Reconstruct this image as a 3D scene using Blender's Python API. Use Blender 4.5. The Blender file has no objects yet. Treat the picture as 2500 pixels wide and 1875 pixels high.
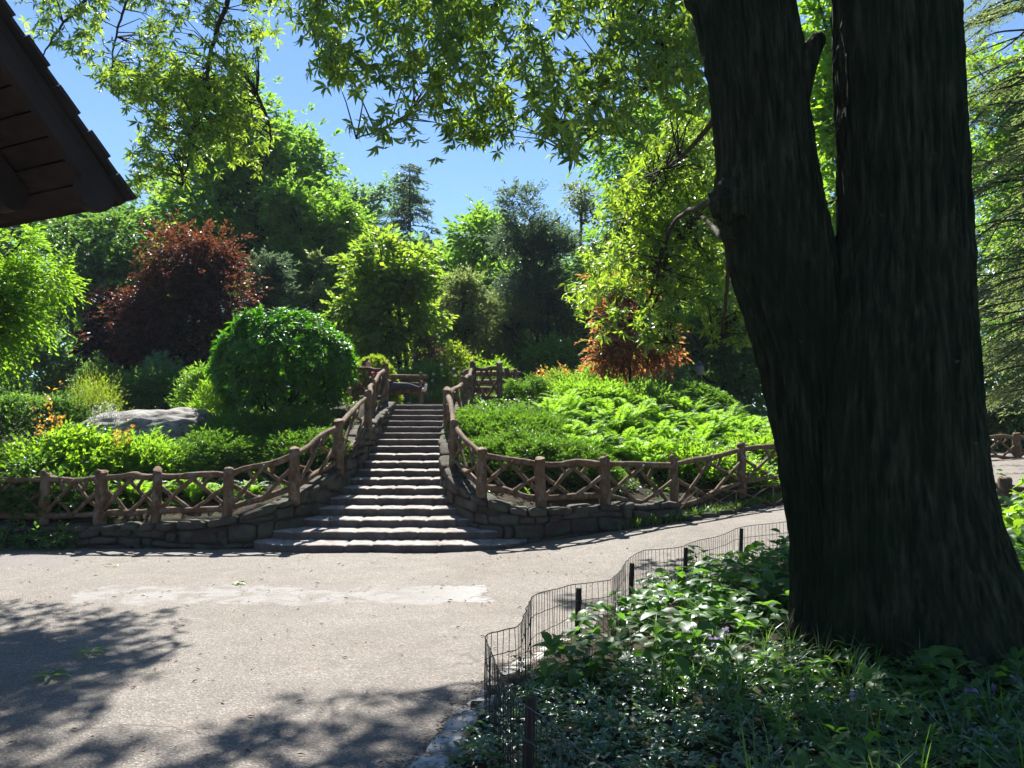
import bpy, bmesh, math
import numpy as np
from math import radians, sin, cos, pi
# ------------------------------------------------------------------ camera, sky, sun, exposure
S = bpy.context.scene
C = S.collection
EYE = 1.6
PITCH = math.atan((1070 - 937.5) / 1925)
cam = bpy.data.cameras.new('camera')
cam.sensor_width = 36.0
cam.lens = 18 * 1925 / 1250
cam.clip_end = 2000
co = bpy.data.objects.new('camera', cam)
co.location = (0, 0, EYE)
co.rotation_euler = (pi / 2 + PITCH, 0, 0)
C.objects.link(co)
S.camera = co
SUN_EL, SUN_AZ = radians(50.5), radians(-10)      # azimuth measured from +Y towards +X
w = bpy.data.worlds.new('World')
S.world = w
w.use_nodes = True
nt = w.node_tree
bg = nt.nodes['Background']
sky = nt.nodes.new('ShaderNodeTexSky')
sky.sky_type = 'NISHITA'
sky.sun_disc = False
sky.sun_elevation = SUN_EL
sky.sun_rotation = SUN_AZ
sky.air_density = 1.0
sky.dust_density = 0.0
sky.ozone_density = 7.0
nt.links.new(sky.outputs[0], bg.inputs[0])
bg.inputs[1].default_value = 0.06
sl = bpy.data.lights.new('sun', 'SUN')
sl.energy = 5.0
sl.angle = radians(0.53)
sl.color = (1.0, 0.95, 0.86)
so = bpy.data.objects.new('sun', sl)
d_ = (sin(SUN_AZ) * cos(SUN_EL), cos(SUN_AZ) * cos(SUN_EL), sin(SUN_EL))
import mathutils
so.rotation_euler = mathutils.Vector(d_).to_track_quat('Z', 'Y').to_euler()
C.objects.link(so)
S.view_settings.view_transform = 'Standard'
S.view_settings.look = 'None'
S.view_settings.gamma = 1
S.view_settings.exposure = 1.6
S.cycles.max_bounces = 8
S.cycles.diffuse_bounces = 4
S.cycles.transmission_bounces = 4
S.cycles.glossy_bounces = 2
S.cycles.transparent_max_bounces = 4
S.cycles.sample_clamp_indirect = 6
R = np.random.default_rng(11)
F = 1703.2                                       # focal length in pixels of a 2212 x 1659 picture


def at(px, py, d):
    """world point at depth d (metres along +Y) seen at pixel px,py of a 2212 x 1659 picture"""
    u, v = (px - 1106) / F, (829.5 - py) / F
    c, s = cos(PITCH), sin(PITCH)
    k = d / (c - v * s)
    return np.array([u * k, d, EYE + (s + v * c) * k])


# ------------------------------------------------------------------ mesh helpers
def nrm(v):
    return v / (np.linalg.norm(v, axis=-1, keepdims=True) + 1e-9)


def vnoise(P, seed=0):
    """value noise in -1..1 for an (N,3) array"""
    P = np.asarray(P, float)
    i = np.floor(P).astype(np.int64)
    f = P - i
    f = f * f * (3 - 2 * f)

    def h(a, b, c):
        n = (a * 374761393 + b * 668265263 + c * 2147483647 + seed * 1274126177) & 0xffffffff
        n = ((n ^ (n >> 13)) * 1274126177) & 0xffffffff
        return ((n ^ (n >> 16)) & 0xffff) / 32767.5 - 1
    r = 0
    for a in (0, 1):
        for b in (0, 1):
            for c in (0, 1):
                wgt = (f[:, 0] if a else 1 - f[:, 0]) * (f[:, 1] if b else 1 - f[:, 1]) * (f[:, 2] if c else 1 - f[:, 2])
                r = r + wgt * h(i[:, 0] + a, i[:, 1] + b, i[:, 2] + c)
    return r


def fbm(P, oct=3, seed=0):
    P = np.asarray(P, float)
    r = 0
    for k in range(oct):
        r = r + vnoise(P * 2 ** k, seed + k) * .5 ** k
    return r


class MB:
    def __init__(s):
        s.V, s.L, s.Z, s.n = [], [], [], 0

    def add(s, V, faces):
        """faces: (m,k) array or a list of such arrays"""
        V = np.asarray(V, float).reshape(-1, 3)
        if not isinstance(faces, list):
            faces = [faces]
        for f in faces:
            f = np.asarray(f, np.int64)
            if f.size:
                s.L.append((f + s.n).ravel())
                s.Z.append(np.full(len(f), f.shape[1], np.int32))
        s.V.append(V)
        s.n += len(V)

    def inst(s, tv, tf, O, X, Y, Z, sx, sy, sz=None):
        tv = np.asarray(tv, float)
        N, k = len(O), len(tv)
        if N == 0:
            return
        sx = np.broadcast_to(sx, (N,))
        sy = np.broadcast_to(sy, (N,))
        sz = sx if sz is None else np.broadcast_to(sz, (N,))
        V = O[:, None, :] + tv[None, :, 0, None] * (X * sx[:, None])[:, None, :] \
            + tv[None, :, 1, None] * (Y * sy[:, None])[:, None, :] + tv[None, :, 2, None] * (Z * sz[:, None])[:, None, :]
        lo = np.concatenate([np.array(f) for f in tf])
        sz_ = np.array([len(f) for f in tf], np.int32)
        s.L.append((lo[None, :] + (np.arange(N) * k)[:, None] + s.n).ravel())
        s.Z.append(np.tile(sz_, N))
        s.V.append(V.reshape(-1, 3))
        s.n += N * k

    def mesh(s, name, mat, smooth=False):
        me = bpy.data.meshes.new(name)
        if s.V:
            V = np.concatenate(s.V).astype(np.float32)
            L = np.concatenate(s.L).astype(np.int32)
            Z = np.concatenate(s.Z)
            me.vertices.add(len(V))
            me.vertices.foreach_set('co', V.ravel())
            me.loops.add(len(L))
            me.loops.foreach_set('vertex_index', L)
            me.polygons.add(len(Z))
            st = np.zeros(len(Z), np.int32)
            st[1:] = np.cumsum(Z)[:-1]
            me.polygons.foreach_set('loop_start', st)
            me.polygons.foreach_set('loop_total', Z)
            me.polygons.foreach_set('use_smooth', np.full(len(Z), smooth))
            me.update(calc_edges=True)
            me.validate()
        if mat:
            me.materials.append(mat)
        return me

    def build(s, name, mat, parent=None, smooth=False):
        """link as one object; geometry is given in world space, so a parented part is moved back by the parent's place"""
        o = bpy.data.objects.new(name, s.mesh(name, mat, smooth))
        C.objects.link(o)
        if parent is not None:
            p, q = parent, np.zeros(3)
            while p is not None:
                q += np.array(p.location)
                p = p.parent
            o.parent = parent
            o.location = tuple(-q)
        return o


def tag(o, label=None, cat=None, group=None, kind=None):
    for k, v in (('label', label), ('category', cat), ('group', group), ('kind', kind)):
        if v:
            o[k] = v
    return o


def thing(name, label, cat, loc, group=None):
    o = bpy.data.objects.new(name, None)
    o.empty_display_size = .2
    C.objects.link(o)
    o.location = tuple(float(a) for a in loc)
    return tag(o, label, cat, group)


def copy_tree(o):
    c = o.copy()
    C.objects.link(c)
    for ch in o.children:
        d = ch.copy()
        C.objects.link(d)
        d.parent = c
        for g in ch.children:
            e = g.copy()
            C.objects.link(e)
            e.parent = d
    return c


def tube(mb, path, rad, sides=8, cap=True, ridge=0.0, seed=0, rf=3.0):
    """a wobbly round bar along path (n,3) with radius rad (n)"""
    P = np.asarray(path, float)
    n = len(P)
    r = np.broadcast_to(np.asarray(rad, float), (n,))
    T = np.gradient(P, axis=0)
    T = nrm(T)
    ref = np.array([0, 0, 1.]) if abs(nrm(P[-1] - P[0])[2]) < .8 else np.array([0, 1., 0])
    A = nrm(np.cross(T, ref))
    B = np.cross(T, A)
    th = np.arange(sides) * 2 * pi / sides
    k = np.ones((n, sides))
    if ridge:
        q = np.stack(np.meshgrid(np.linspace(0, n * .35, n), np.arange(sides) * rf, indexing='ij'), -1).reshape(-1, 2)
        k = 1 + ridge * vnoise(np.c_[q, np.full(len(q), seed * 3.7)], seed).reshape(n, sides)
    V = P[:, None, :] + (r[:, None] * k)[..., None] * (np.cos(th)[None, :, None] * A[:, None, :] + np.sin(th)[None, :, None] * B[:, None, :])
    i, j = np.meshgrid(np.arange(n - 1), np.arange(sides), indexing='ij')
    a = (i * sides + j).ravel()
    b = (i * sides + (j + 1) % sides).ravel()
    f = [np.c_[a, b, b + sides, a + sides]]
    if cap:
        f += [np.arange(sides)[None, ::-1], (np.arange(sides) + (n - 1) * sides)[None, :]]
    mb.add(V.reshape(-1, 3), f)


def curve(pts, n):
    """smooth Catmull-Rom curve through pts"""
    P = np.asarray(pts, float)
    Q = np.vstack([2 * P[0] - P[1], P, 2 * P[-1] - P[-2]])
    u = np.linspace(0, len(P) - 1 - 1e-6, n)
    i = u.astype(int)
    t = (u - i)[:, None]
    a, b, c, d = Q[i], Q[i + 1], Q[i + 2], Q[i + 3]
    return .5 * (2 * b + (c - a) * t + (2 * a - 5 * b + 4 * c - d) * t ** 2 + (3 * b - a - 3 * c + d) * t ** 3)


def box(mb, x0, x1, y0, y1, z0, z1):
    V = [(x, y, z) for x in (x0, x1) for y in (y0, y1) for z in (z0, z1)]
    mb.add(V, np.array([[0, 1, 3, 2], [4, 6, 7, 5], [0, 4, 5, 1], [2, 3, 7, 6], [0, 2, 6, 4], [1, 5, 7, 3]]))


def obox(mb, c, X, Y, Z, sx, sy, sz):
    """box centred at c with axes X,Y,Z and full sizes"""
    c, X, Y, Z = (np.asarray(a, float) for a in (c, X, Y, Z))
    V = [c + X * sx * i + Y * sy * j + Z * sz * k for i in (-.5, .5) for j in (-.5, .5) for k in (-.5, .5)]
    mb.add(V, np.array([[0, 1, 3, 2], [4, 6, 7, 5], [0, 4, 5, 1], [2, 3, 7, 6], [0, 2, 6, 4], [1, 5, 7, 3]]))


_RK = {}


def rock(mb, K, rnd=.12, nz=.02, seed=0, n=4):
    """rounded stone filling the eight corners K (2,2,2,3), index order a,b,c"""
    if n not in _RK:
        V, Fq, idx = [], [], {}

        def vid(a, b, c):
            if (a, b, c) not in idx:
                idx[(a, b, c)] = len(V)
                V.append((a / n, b / n, c / n))
            return idx[(a, b, c)]
        for ax in range(3):
            for e in (0, n):
                for i in range(n):
                    for j in range(n):
                        q = []
                        for di, dj in ((0, 0), (1, 0), (1, 1), (0, 1)):
                            t = [i + di, j + dj]
                            t.insert(ax, e)
                            q.append(vid(*t))
                        Fq.append(q if (e == n) ^ (ax == 1) else q[::-1])
        _RK[n] = (np.array(V), np.array(Fq))
    P, Fq = _RK[n]
    q = P * 2 - 1
    rr = np.abs(q)
    m = np.sort(rr, axis=1)
    sh = 1 - rnd * (m[:, 1] ** 4) * .8 - rnd * (m[:, 0] ** 4) * .5
    a, b, c = ((q * sh[:, None] + 1) / 2).T
    V = 0
    for i in (0, 1):
        for j in (0, 1):
            for k in (0, 1):
                V = V + ((a if i else 1 - a) * (b if j else 1 - b) * (c if k else 1 - c))[:, None] * np.asarray(K[i][j][k], float)[None]
    V = V + nz * np.c_[vnoise(V * 9, seed), vnoise(V * 9 + 40, seed + 1), vnoise(V * 9 + 80, seed + 2)]
    mb.add(V, Fq)


# ------------------------------------------------------------------ materials
def new_mat(name):
    m = bpy.data.materials.new(name)
    m.use_nodes = True
    t = m.node_tree
    for n in list(t.nodes):
        t.nodes.remove(n)
    out = t.nodes.new('ShaderNodeOutputMaterial')
    return m, t, out


def ramp(t, fac, cols, pos=None):
    r = t.nodes.new('ShaderNodeValToRGB')
    e = r.color_ramp.elements
    while len(e) < len(cols):
        e.new(.5)
    for i, c in enumerate(cols):
        e[i].position = i / (len(cols) - 1) if pos is None else pos[i]
        e[i].color = (*c, 1)
    if fac is not None:
        t.links.new(fac, r.inputs[0])
    return r.outputs[0]


def noise(t, scale, detail=4, rough=.55, vec=None, dist=0.0):
    n = t.nodes.new('ShaderNodeTexNoise')
    n.inputs['Scale'].default_value = scale
    n.inputs['Detail'].default_value = detail
    n.inputs['Roughness'].default_value = rough
    n.inputs['Distortion'].default_value = dist
    if vec is not None:
        t.links.new(vec, n.inputs['Vector'])
    return n.outputs['Fac']


def math_(t, op, a, b=None, clamp=False):
    n = t.nodes.new('ShaderNodeMath')
    n.operation = op
    n.use_clamp = clamp
    for i, x in enumerate((a, b)):
        if x is None:
            continue
        if isinstance(x, (int, float)):
            n.inputs[i].default_value = x
        else:
            t.links.new(x, n.inputs[i])
    return n.outputs[0]


def mixc(t, fac, a, b, mode='MIX'):
    n = t.nodes.new('ShaderNodeMix')
    n.data_type = 'RGBA'
    n.blend_type = mode
    for k, x in ((0, fac), (6, a), (7, b)):
        if isinstance(x, (int, float)):
            n.inputs[k].default_value = x
        elif isinstance(x, tuple):
            n.inputs[k].default_value = (*x, 1)
        else:
            t.links.new(x, n.inputs[k])
    return n.outputs[2]


def objco(t, sc=None):
    n = t.nodes.new('ShaderNodeNewGeometry')
    o = n.outputs['Position']
    if sc:
        m = t.nodes.new('ShaderNodeMapping')
        m.inputs['Scale'].default_value = sc
        t.links.new(o, m.inputs[0])
        o = m.outputs[0]
    return o


def leafmat(name, cols, tcols, tw=.5, gloss=.25, rough=.42):
    """leaf: diffuse + translucent, a soft sheen at glancing angles; every leaf its own tint"""
    m, t, out = new_mat(name)
    g = t.nodes.new('ShaderNodeNewGeometry')
    rnd = g.outputs['Random Per Island']
    c1 = ramp(t, rnd, cols)
    c2 = ramp(t, rnd, tcols)
    d = t.nodes.new('ShaderNodeBsdfDiffuse')
    tr = t.nodes.new('ShaderNodeBsdfTranslucent')
    t.links.new(c1, d.inputs[0])
    t.links.new(c2, tr.inputs[0])
    mx = t.nodes.new('ShaderNodeMixShader')
    mx.inputs[0].default_value = tw
    t.links.new(d.outputs[0], mx.inputs[1])
    t.links.new(tr.outputs[0], mx.inputs[2])
    gl = t.nodes.new('ShaderNodeBsdfGlossy')
    gl.inputs['Roughness'].default_value = rough
    gl.inputs['Color'].default_value = (.9, .95, 1, 1)
    lw = t.nodes.new('ShaderNodeLayerWeight')
    lw.inputs[0].default_value = .5
    k = math_(t, 'ADD', math_(t, 'MULTIPLY', math_(t, 'POWER', lw.outputs['Facing'], 3.0), gloss), gloss * .12)
    m2 = t.nodes.new('ShaderNodeMixShader')
    t.links.new(k, m2.inputs[0])
    t.links.new(mx.outputs[0], m2.inputs[1])
    t.links.new(gl.outputs[0], m2.inputs[2])
    t.links.new(m2.outputs[0], out.inputs[0])
    return m


def surf(name, cols, scale=6, rough=.85, bump=.4, bscale=30, stretch=None, detail=6, bdist=.02, spec=.3, cols2=None, scale2=60):
    """rough solid: noise-tinted colour, finer tint on top, noise bump"""
    m, t, out = new_mat(name)
    p = t.nodes.new('ShaderNodeBsdfPrincipled')
    v = objco(t, stretch)
    c = ramp(t, noise(t, scale, detail, .6, v), cols, [.3 + .4 * i / (len(cols) - 1) for i in range(len(cols))])
    if cols2:
        c = mixc(t, ramp(t, noise(t, scale2, 3, .6, v), [(0, 0, 0), (1, 1, 1)], [.48, .66]), c, cols2)
    t.links.new(c, p.inputs['Base Color'])
    p.inputs['Roughness'].default_value = rough
    p.inputs['Specular IOR Level'].default_value = spec
    b = t.nodes.new('ShaderNodeBump')
    b.inputs['Strength'].default_value = bump
    b.inputs['Distance'].default_value = bdist
    t.links.new(noise(t, bscale, 5, .65, v), b.inputs['Height'])
    t.links.new(b.outputs[0], p.inputs['Normal'])
    t.links.new(p.outputs[0], out.inputs[0])
    return m


def G(a, b, c):
    return [a, b, c]


M = {}
M['oak_leaf'] = leafmat('oak_leaf', G((.025, .06, .016), (.045, .095, .02), (.07, .13, .024)), G((.10, .21, .03), (.3, .47, .028), (.44, .6, .04)), .58, .2)
M['bright_leaf'] = leafmat('bright_leaf', G((.05, .11, .01), (.07, .15, .015), (.09, .17, .02)), G((.19, .4, .012), (.27, .5, .02), (.36, .58, .03)), .6, .2)
M['mid_leaf'] = leafmat('mid_leaf', G((.035, .08, .015), (.05, .105, .02), (.065, .13, .025)), G((.17, .36, .03), (.24, .45, .035), (.32, .54, .05)), .57, .2)
M['dark_leaf'] = leafmat('dark_leaf', G((.025, .06, .018), (.035, .08, .022), (.05, .1, .026)), G((.1, .24, .03), (.15, .31, .036), (.22, .38, .045)), .5, .22)
M['blue_leaf'] = leafmat('blue_leaf', G((.045, .09, .055), (.06, .115, .065), (.075, .135, .07)), G((.16, .33, .11), (.22, .4, .13), (.28, .46, .14)), .53, .2)
M['needle'] = leafmat('needle', G((.035, .06, .036), (.05, .08, .046), (.07, .105, .055)), G((.09, .16, .08), (.13, .21, .095), (.18, .27, .11)), .45, .2)
M['olive_needle'] = leafmat('olive_needle', G((.055, .08, .034), (.075, .105, .042), (.095, .13, .052)), G((.2, .28, .075), (.26, .34, .09), (.33, .41, .11)), .5, .2)
M['maple_leaf'] = leafmat('maple_leaf', G((.045, .09, .012), (.065, .12, .016), (.085, .14, .02)), G((.2, .38, .03), (.3, .48, .035), (.46, .58, .04)), .58, .18)
M['lime_leaf'] = leafmat('lime_leaf', G((.06, .11, .01), (.09, .15, .015), (.11, .17, .02)), G((.24, .38, .02), (.34, .48, .025), (.44, .55, .03)), .55, .2)
M['fern_leaf'] = leafmat('fern_leaf', G((.05, .12, .012), (.07, .15, .018), (.09, .17, .02)), G((.19, .4, .02), (.27, .5, .028), (.36, .6, .04)), .62, .12, .5)
M['red_leaf'] = leafmat('red_leaf', G((.02, .011, .012), (.028, .014, .014), (.034, .02, .014)), G((.17, .04, .026), (.28, .085, .034), (.28, .12, .038)), .36, .14)
M['purple_leaf'] = leafmat('purple_leaf', G((.016, .010, .012), (.022, .013, .014), (.028, .018, .015)), G((.05, .018, .018), (.07, .025, .02), (.08, .035, .02)), .3, .15)
M['maple_red'] = leafmat('maple_red', G((.08, .035, .02), (.09, .055, .022), (.065, .07, .022)), G((.55, .13, .07), (.55, .25, .075), (.32, .36, .06)), .58, .12)
M['laurel'] = leafmat('laurel', G((.024, .068, .008), (.034, .09, .01), (.05, .125, .014)), G((.07, .3, .006), (.11, .4, .008), (.2, .5, .012)), .38, .2, .42)
M['yew'] = leafmat('yew', G((.022, .06, .012), (.035, .085, .016), (.055, .115, .02)), G((.1, .25, .016), (.16, .34, .022), (.24, .44, .028)), .48, .2)
M['orange_leaf'] = leafmat('orange_leaf', G((.16, .07, .015), (.18, .1, .02), (.14, .12, .02)), G((.6, .2, .03), (.6, .32, .04), (.5, .42, .04)), .55, .15)
M['glossy_leaf'] = leafmat('glossy_leaf', G((.03, .085, .016), (.046, .11, .02), (.07, .14, .026)), G((.1, .28, .02), (.15, .36, .025), (.25, .5, .03)), .5, .12, .4)
M['small_leaf'] = leafmat('small_leaf', G((.028, .075, .024), (.042, .1, .03), (.062, .13, .034)), G((.09, .26, .03), (.14, .34, .036), (.2, .44, .04)), .45, .45, .32)
M['grass'] = leafmat('grass', G((.035, .08, .015), (.05, .11, .02), (.07, .13, .025)), G((.12, .28, .02), (.18, .36, .03), (.24, .4, .04)), .5, .3, .4)
M['litter'] = leafmat('litter', G((.14, .08, .04), (.2, .13, .07), (.12, .09, .05)), G((.12, .06, .03), (.16, .09, .04), (.1, .06, .03)), .25, .1, .6)
M['purple'] = leafmat('purple', G((.4, .3, .52), (.46, .36, .58), (.5, .42, .6)), G((.4, .3, .52), (.46, .36, .58), (.5, .42, .6)), .4, .1)
M['white_flower'] = leafmat('white_flower', G((.6, .6, .58), (.7, .7, .66), (.75, .75, .7)), G((.5, .5, .46), (.6, .6, .55), (.6, .6, .5)), .4, .1)
M['pink_brown'] = leafmat('pink_brown', G((.1, .06, .045), (.12, .075, .05), (.1, .09, .05)), G((.24, .13, .09), (.28, .16, .1), (.26, .2, .1)), .5, .12)
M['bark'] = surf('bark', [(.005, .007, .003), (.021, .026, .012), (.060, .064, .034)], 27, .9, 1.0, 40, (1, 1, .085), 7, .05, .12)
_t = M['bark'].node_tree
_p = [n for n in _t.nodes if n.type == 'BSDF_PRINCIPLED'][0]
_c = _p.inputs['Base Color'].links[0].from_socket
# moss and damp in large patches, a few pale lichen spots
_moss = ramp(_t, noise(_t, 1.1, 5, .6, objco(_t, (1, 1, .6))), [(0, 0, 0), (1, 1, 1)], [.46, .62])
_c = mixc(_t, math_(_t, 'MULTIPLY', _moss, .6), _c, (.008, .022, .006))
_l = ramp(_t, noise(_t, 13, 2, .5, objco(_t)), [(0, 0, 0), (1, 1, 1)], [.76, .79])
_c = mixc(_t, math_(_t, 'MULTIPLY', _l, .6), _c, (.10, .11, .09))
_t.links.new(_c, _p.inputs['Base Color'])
M['far_bark'] = surf('far_bark', [(.02, .018, .015), (.045, .038, .03)], 3, .9, .5, 14, (2, 2, .6), spec=.2)
M['twig'] = surf('twig', [(.025, .02, .016), (.05, .04, .032)], 8, .9, .2, 40, spec=.2)
M['log'] = surf('log', [(.066, .034, .017), (.118, .066, .034), (.175, .108, .062)], 5, .85, .8, 34, (1, 1, .55), 7, .02, .25, (.17, .14, .11), 14)
M['stone'] = surf('stone', [(.03, .022, .018), (.055, .043, .035), (.105, .087, .072)], 2.6, .9, .8, 22, None, 8, .02, .25, (.06, .07, .045), 5)
M['step_stone_shaded'] = surf('step_stone_shaded', [(.055, .043, .040), (.085, .068, .062), (.125, .105, .095)], 3.2, .85, .5, 40, None, 8, .01, .3, (.1, .085, .08), 9)  # risers: step stone darkened, their shade is put into the colour
M['step_stone_sunlit'] = surf('step_stone_sunlit', [(.17, .15, .138), (.27, .245, .23), (.36, .335, .315)], 3.2, .85, .5, 40, None, 8, .01, .3, (.13, .11, .10), 9)  # treads: the same stone paler, sunlight put into the colour
M['rock'] = surf('rock', [(.16, .15, .14), (.26, .245, .23), (.36, .34, .32)], 2.2, .9, .7, 12, (1, 1.6, 2.5), 8, .03, .25, (.1, .1, .085), 7)
M['mortar'] = surf('mortar', [(.025, .02, .016), (.05, .04, .033)], 8, .95, .5, 30)
M['kerb'] = surf('kerb', [(.3, .29, .28), (.42, .41, .39), (.52, .5, .47)], 6, .9, .6, 60, None, 8, .01, .25, (.13, .1, .08), 11)
M['soil'] = surf('soil', [(.018, .014, .010), (.035, .026, .018), (.055, .045, .03)], 3, .95, .9, 18, None, 8, .05, .15, (.03, .05, .015), 2.2)
M['plank'] = surf('plank', [(.02, .01, .007), (.036, .018, .012), (.055, .03, .02)], 3, .8, .4, 20, (1, 5, 5), 6, .01, .3)
M['dark_wood'] = surf('dark_wood', [(.022, .014, .010), (.04, .026, .019)], 4, .8, .4, 24, None, 6, .01, .3)
M['shingle'] = surf('shingle', [(.03, .026, .023), (.05, .044, .04)], 5, .9, .6, 24, None, 6, .02, .25)
M['wire'] = surf('wire', [(.02, .02, .02), (.045, .04, .038)], 20, .5, .1, 50, spec=.5)
M['skin'] = surf('skin', [(.42, .25, .18), (.5, .31, .23)], 6, .6, .05, 60, spec=.35)
M['shirt'] = surf('shirt', [(.42, .05, .06), (.5, .08, .09)], 8, .9, .2, 60)
M['trousers'] = surf('trousers', [(.035, .03, .04), (.055, .05, .06)], 8, .9, .2, 60)
M['shoe'] = surf('shoe', [(.5, .5, .52), (.65, .65, .66)], 8, .7, .1, 60)
M['hair'] = surf('hair', [(.04, .025, .018), (.07, .045, .03)], 20, .7, .3, 80)
M['iron'] = surf('iron', [(.015, .018, .016), (.025, .03, .026)], 10, .6, .2, 50, spec=.4)
M['lantern'] = surf('lantern', [(.16, .16, .15), (.22, .22, .21)], 10, .4, .05, 50, spec=.5)


def asphalt():
    m, t, out = new_mat('asphalt')
    p = t.nodes.new('ShaderNodeBsdfPrincipled')
    v = objco(t)
    big = ramp(t, noise(t, .55, 5, .6, v, .4), [(.138, .121, .107), (.178, .163, .149)], [.3, .7])
    mid = ramp(t, noise(t, 3.2, 6, .7, v), [(.8, .8, .8), (1.12, 1.11, 1.1)], [.3, .7])
    c = mixc(t, 1.0, big, mid, 'MULTIPLY')
    # aggregate: pale and dark chips in the binder
    vo = t.nodes.new('ShaderNodeTexVoronoi')
    vo.inputs['Scale'].default_value = 95
    t.links.new(v, vo.inputs['Vector'])
    sep = t.nodes.new('ShaderNodeSeparateColor')
    t.links.new(vo.outputs['Color'], sep.inputs[0])
    chip = ramp(t, sep.outputs[0], [(.45, .45, .45), (.92, .91, .9), (1.08, 1.07, 1.05), (2.0, 1.96, 1.92)], [0, .3, .75, 1])
    c = mixc(t, .8, c, chip, 'MULTIPLY')
    sx = t.nodes.new('ShaderNodeSeparateXYZ')
    t.links.new(v, sx.inputs[0])
    n1 = noise(t, 1.5, 6, .65, v)
    n2 = noise(t, 5, 5, .7, v)
    jx = math_(t, 'MULTIPLY', math_(t, 'SUBTRACT', n1, .5), .9)

    def inside(a, lo, hi, s):
        u = math_(t, 'MULTIPLY', math_(t, 'SUBTRACT', a, lo), 1 / s, True)
        q = math_(t, 'MULTIPLY', math_(t, 'SUBTRACT', hi, a), 1 / s, True)
        return math_(t, 'MULTIPLY', u, q)
    X = math_(t, 'ADD', math_(t, 'ADD', sx.outputs[0], math_(t, 'MULTIPLY', jx, 1.1)), math_(t, 'MULTIPLY', math_(t, 'SUBTRACT', n2, .5), .5))
    Y = math_(t, 'ADD', sx.outputs[1], jx)
    # old pale surface dressing, worn through in the middle
    mask = math_(t, 'MULTIPLY', inside(X, -4.4, -.25, .05), inside(Y, 7.75, 8.75, .05))
    worn = ramp(t, noise(t, 2.6, 7, .75, v, .6), [(1, 1, 1), (0, 0, 0)], [.44, .56])
    east = ramp(t, math_(t, 'MULTIPLY', math_(t, 'ADD', sx.outputs[0], 1.5), .9, True), [(0, 0, 0), (1, 1, 1)])
    pale = math_(t, 'MULTIPLY', mask, math_(t, 'MAXIMUM', math_(t, 'MULTIPLY', worn, .65), math_(t, 'MULTIPLY', east, ramp(t, n2, [(0, 0, 0), (1, 1, 1)], [.32, .4]))))
    c = mixc(t, math_(t, 'MULTIPLY', mask, .35), c, (.15, .135, .125))
    c = mixc(t, math_(t, 'MULTIPLY', pale, .68), c, (.30, .30, .305))
    # grey repair at the far left and rusty stains
    rep = math_(t, 'MULTIPLY', inside(math_(t, 'SUBTRACT', sx.outputs[1], math_(t, 'MULTIPLY', sx.outputs[0], .16)), 10.9, 11.9, .04), inside(X, -12, -5.6, .1))
    c = mixc(t, math_(t, 'MULTIPLY', rep, .55), c, (.15, .14, .14))
    st = ramp(t, noise(t, .9, 6, .7, objco(t, (1, 2.4, 1)), .3), [(0, 0, 0), (1, 1, 1)], [.6, .72])
    c = mixc(t, math_(t, 'MULTIPLY', st, .4), c, (.22, .15, .11))
    wv = t.nodes.new('ShaderNodeVectorMath')
    wv.operation = 'ADD'
    nn = t.nodes.new('ShaderNodeTexNoise')
    nn.inputs['Scale'].default_value = 1.7
    nn.inputs['Detail'].default_value = 5
    t.links.new(v, nn.inputs['Vector'])
    t.links.new(v, wv.inputs[0])
    t.links.new(nn.outputs['Color'], wv.inputs[1])
    vc = t.nodes.new('ShaderNodeTexVoronoi')
    vc.feature = 'DISTANCE_TO_EDGE'
    vc.inputs['Scale'].default_value = .33
    t.links.new(wv.outputs[0], vc.inputs['Vector'])
    crack = ramp(t, vc.outputs['Distance'], [(1, 1, 1), (0, 0, 0)], [.002, .007])
    crack = math_(t, 'MULTIPLY', crack, ramp(t, noise(t, .8, 3, .5, v), [(0, 0, 0), (1, 1, 1)], [.5, .6]))
    c = mixc(t, math_(t, 'MULTIPLY', crack, .7), c, (.06, .052, .046))
    grit = ramp(t, noise(t, 11, 4, .7, v), [(0, 0, 0), (1, 1, 1)], [.62, .7])
    c = mixc(t, math_(t, 'MULTIPLY', grit, .22), c, (.10, .075, .055))
    t.links.new(c, p.inputs['Base Color'])
    p.inputs['Roughness'].default_value = .8
    p.inputs['Specular IOR Level'].default_value = .35
    b = t.nodes.new('ShaderNodeBump')
    b.inputs['Strength'].default_value = .6
    b.inputs['Distance'].default_value = .012
    h = math_(t, 'ADD', math_(t, 'MULTIPLY', vo.outputs['Distance'], 1.4), noise(t, 40, 5, .7, v))
    t.links.new(h, b.inputs['Height'])
    t.links.new(b.outputs[0], p.inputs['Normal'])
    t.links.new(p.outputs[0], out.inputs[0])
    return m


M['asphalt'] = asphalt()

# ------------------------------------------------------------------ terrain
LW = np.array([(-16, 12.8, .33), (-11, 12.3, .35), (-8, 12.08, .36), (-5.4, 11.95, .38), (-4.3, 11.9, .43), (-3.75, 11.98, .58), (-3.42, 12.25, .74),
               (-3.14, 12.75, .95), (-3.0, 13.3, 1.16), (-2.9, 14.2, 1.5), (-2.86, 15, 1.75), (-2.86, 16.5, 2.1), (-2.86, 18.15, 2.4)])
RW = np.array([(-1.15, 18.15, 2.4), (-1.15, 16.5, 2.1), (-1.15, 15, 1.75), (-1.12, 14.2, 1.5), (-.98, 13.3, 1.18), (-.78, 12.75, .97), (-.42, 12.25, .73),
               (0, 12.02, .6), (.45, 12.0, .56), (1.45, 12.4, .6), (2.62, 12.95, .62)])
WX = np.array([-60, -16, -11, -8, -5.4, -4.3, -3.75, -3.42, -3.14, -3.0, -2.9, -2.86, -1.15, -1.12, -.98, -.78, -.42, 0, .45, 1.45, 2.62, 4.06, 5.5, 9, 14, 60])
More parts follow.
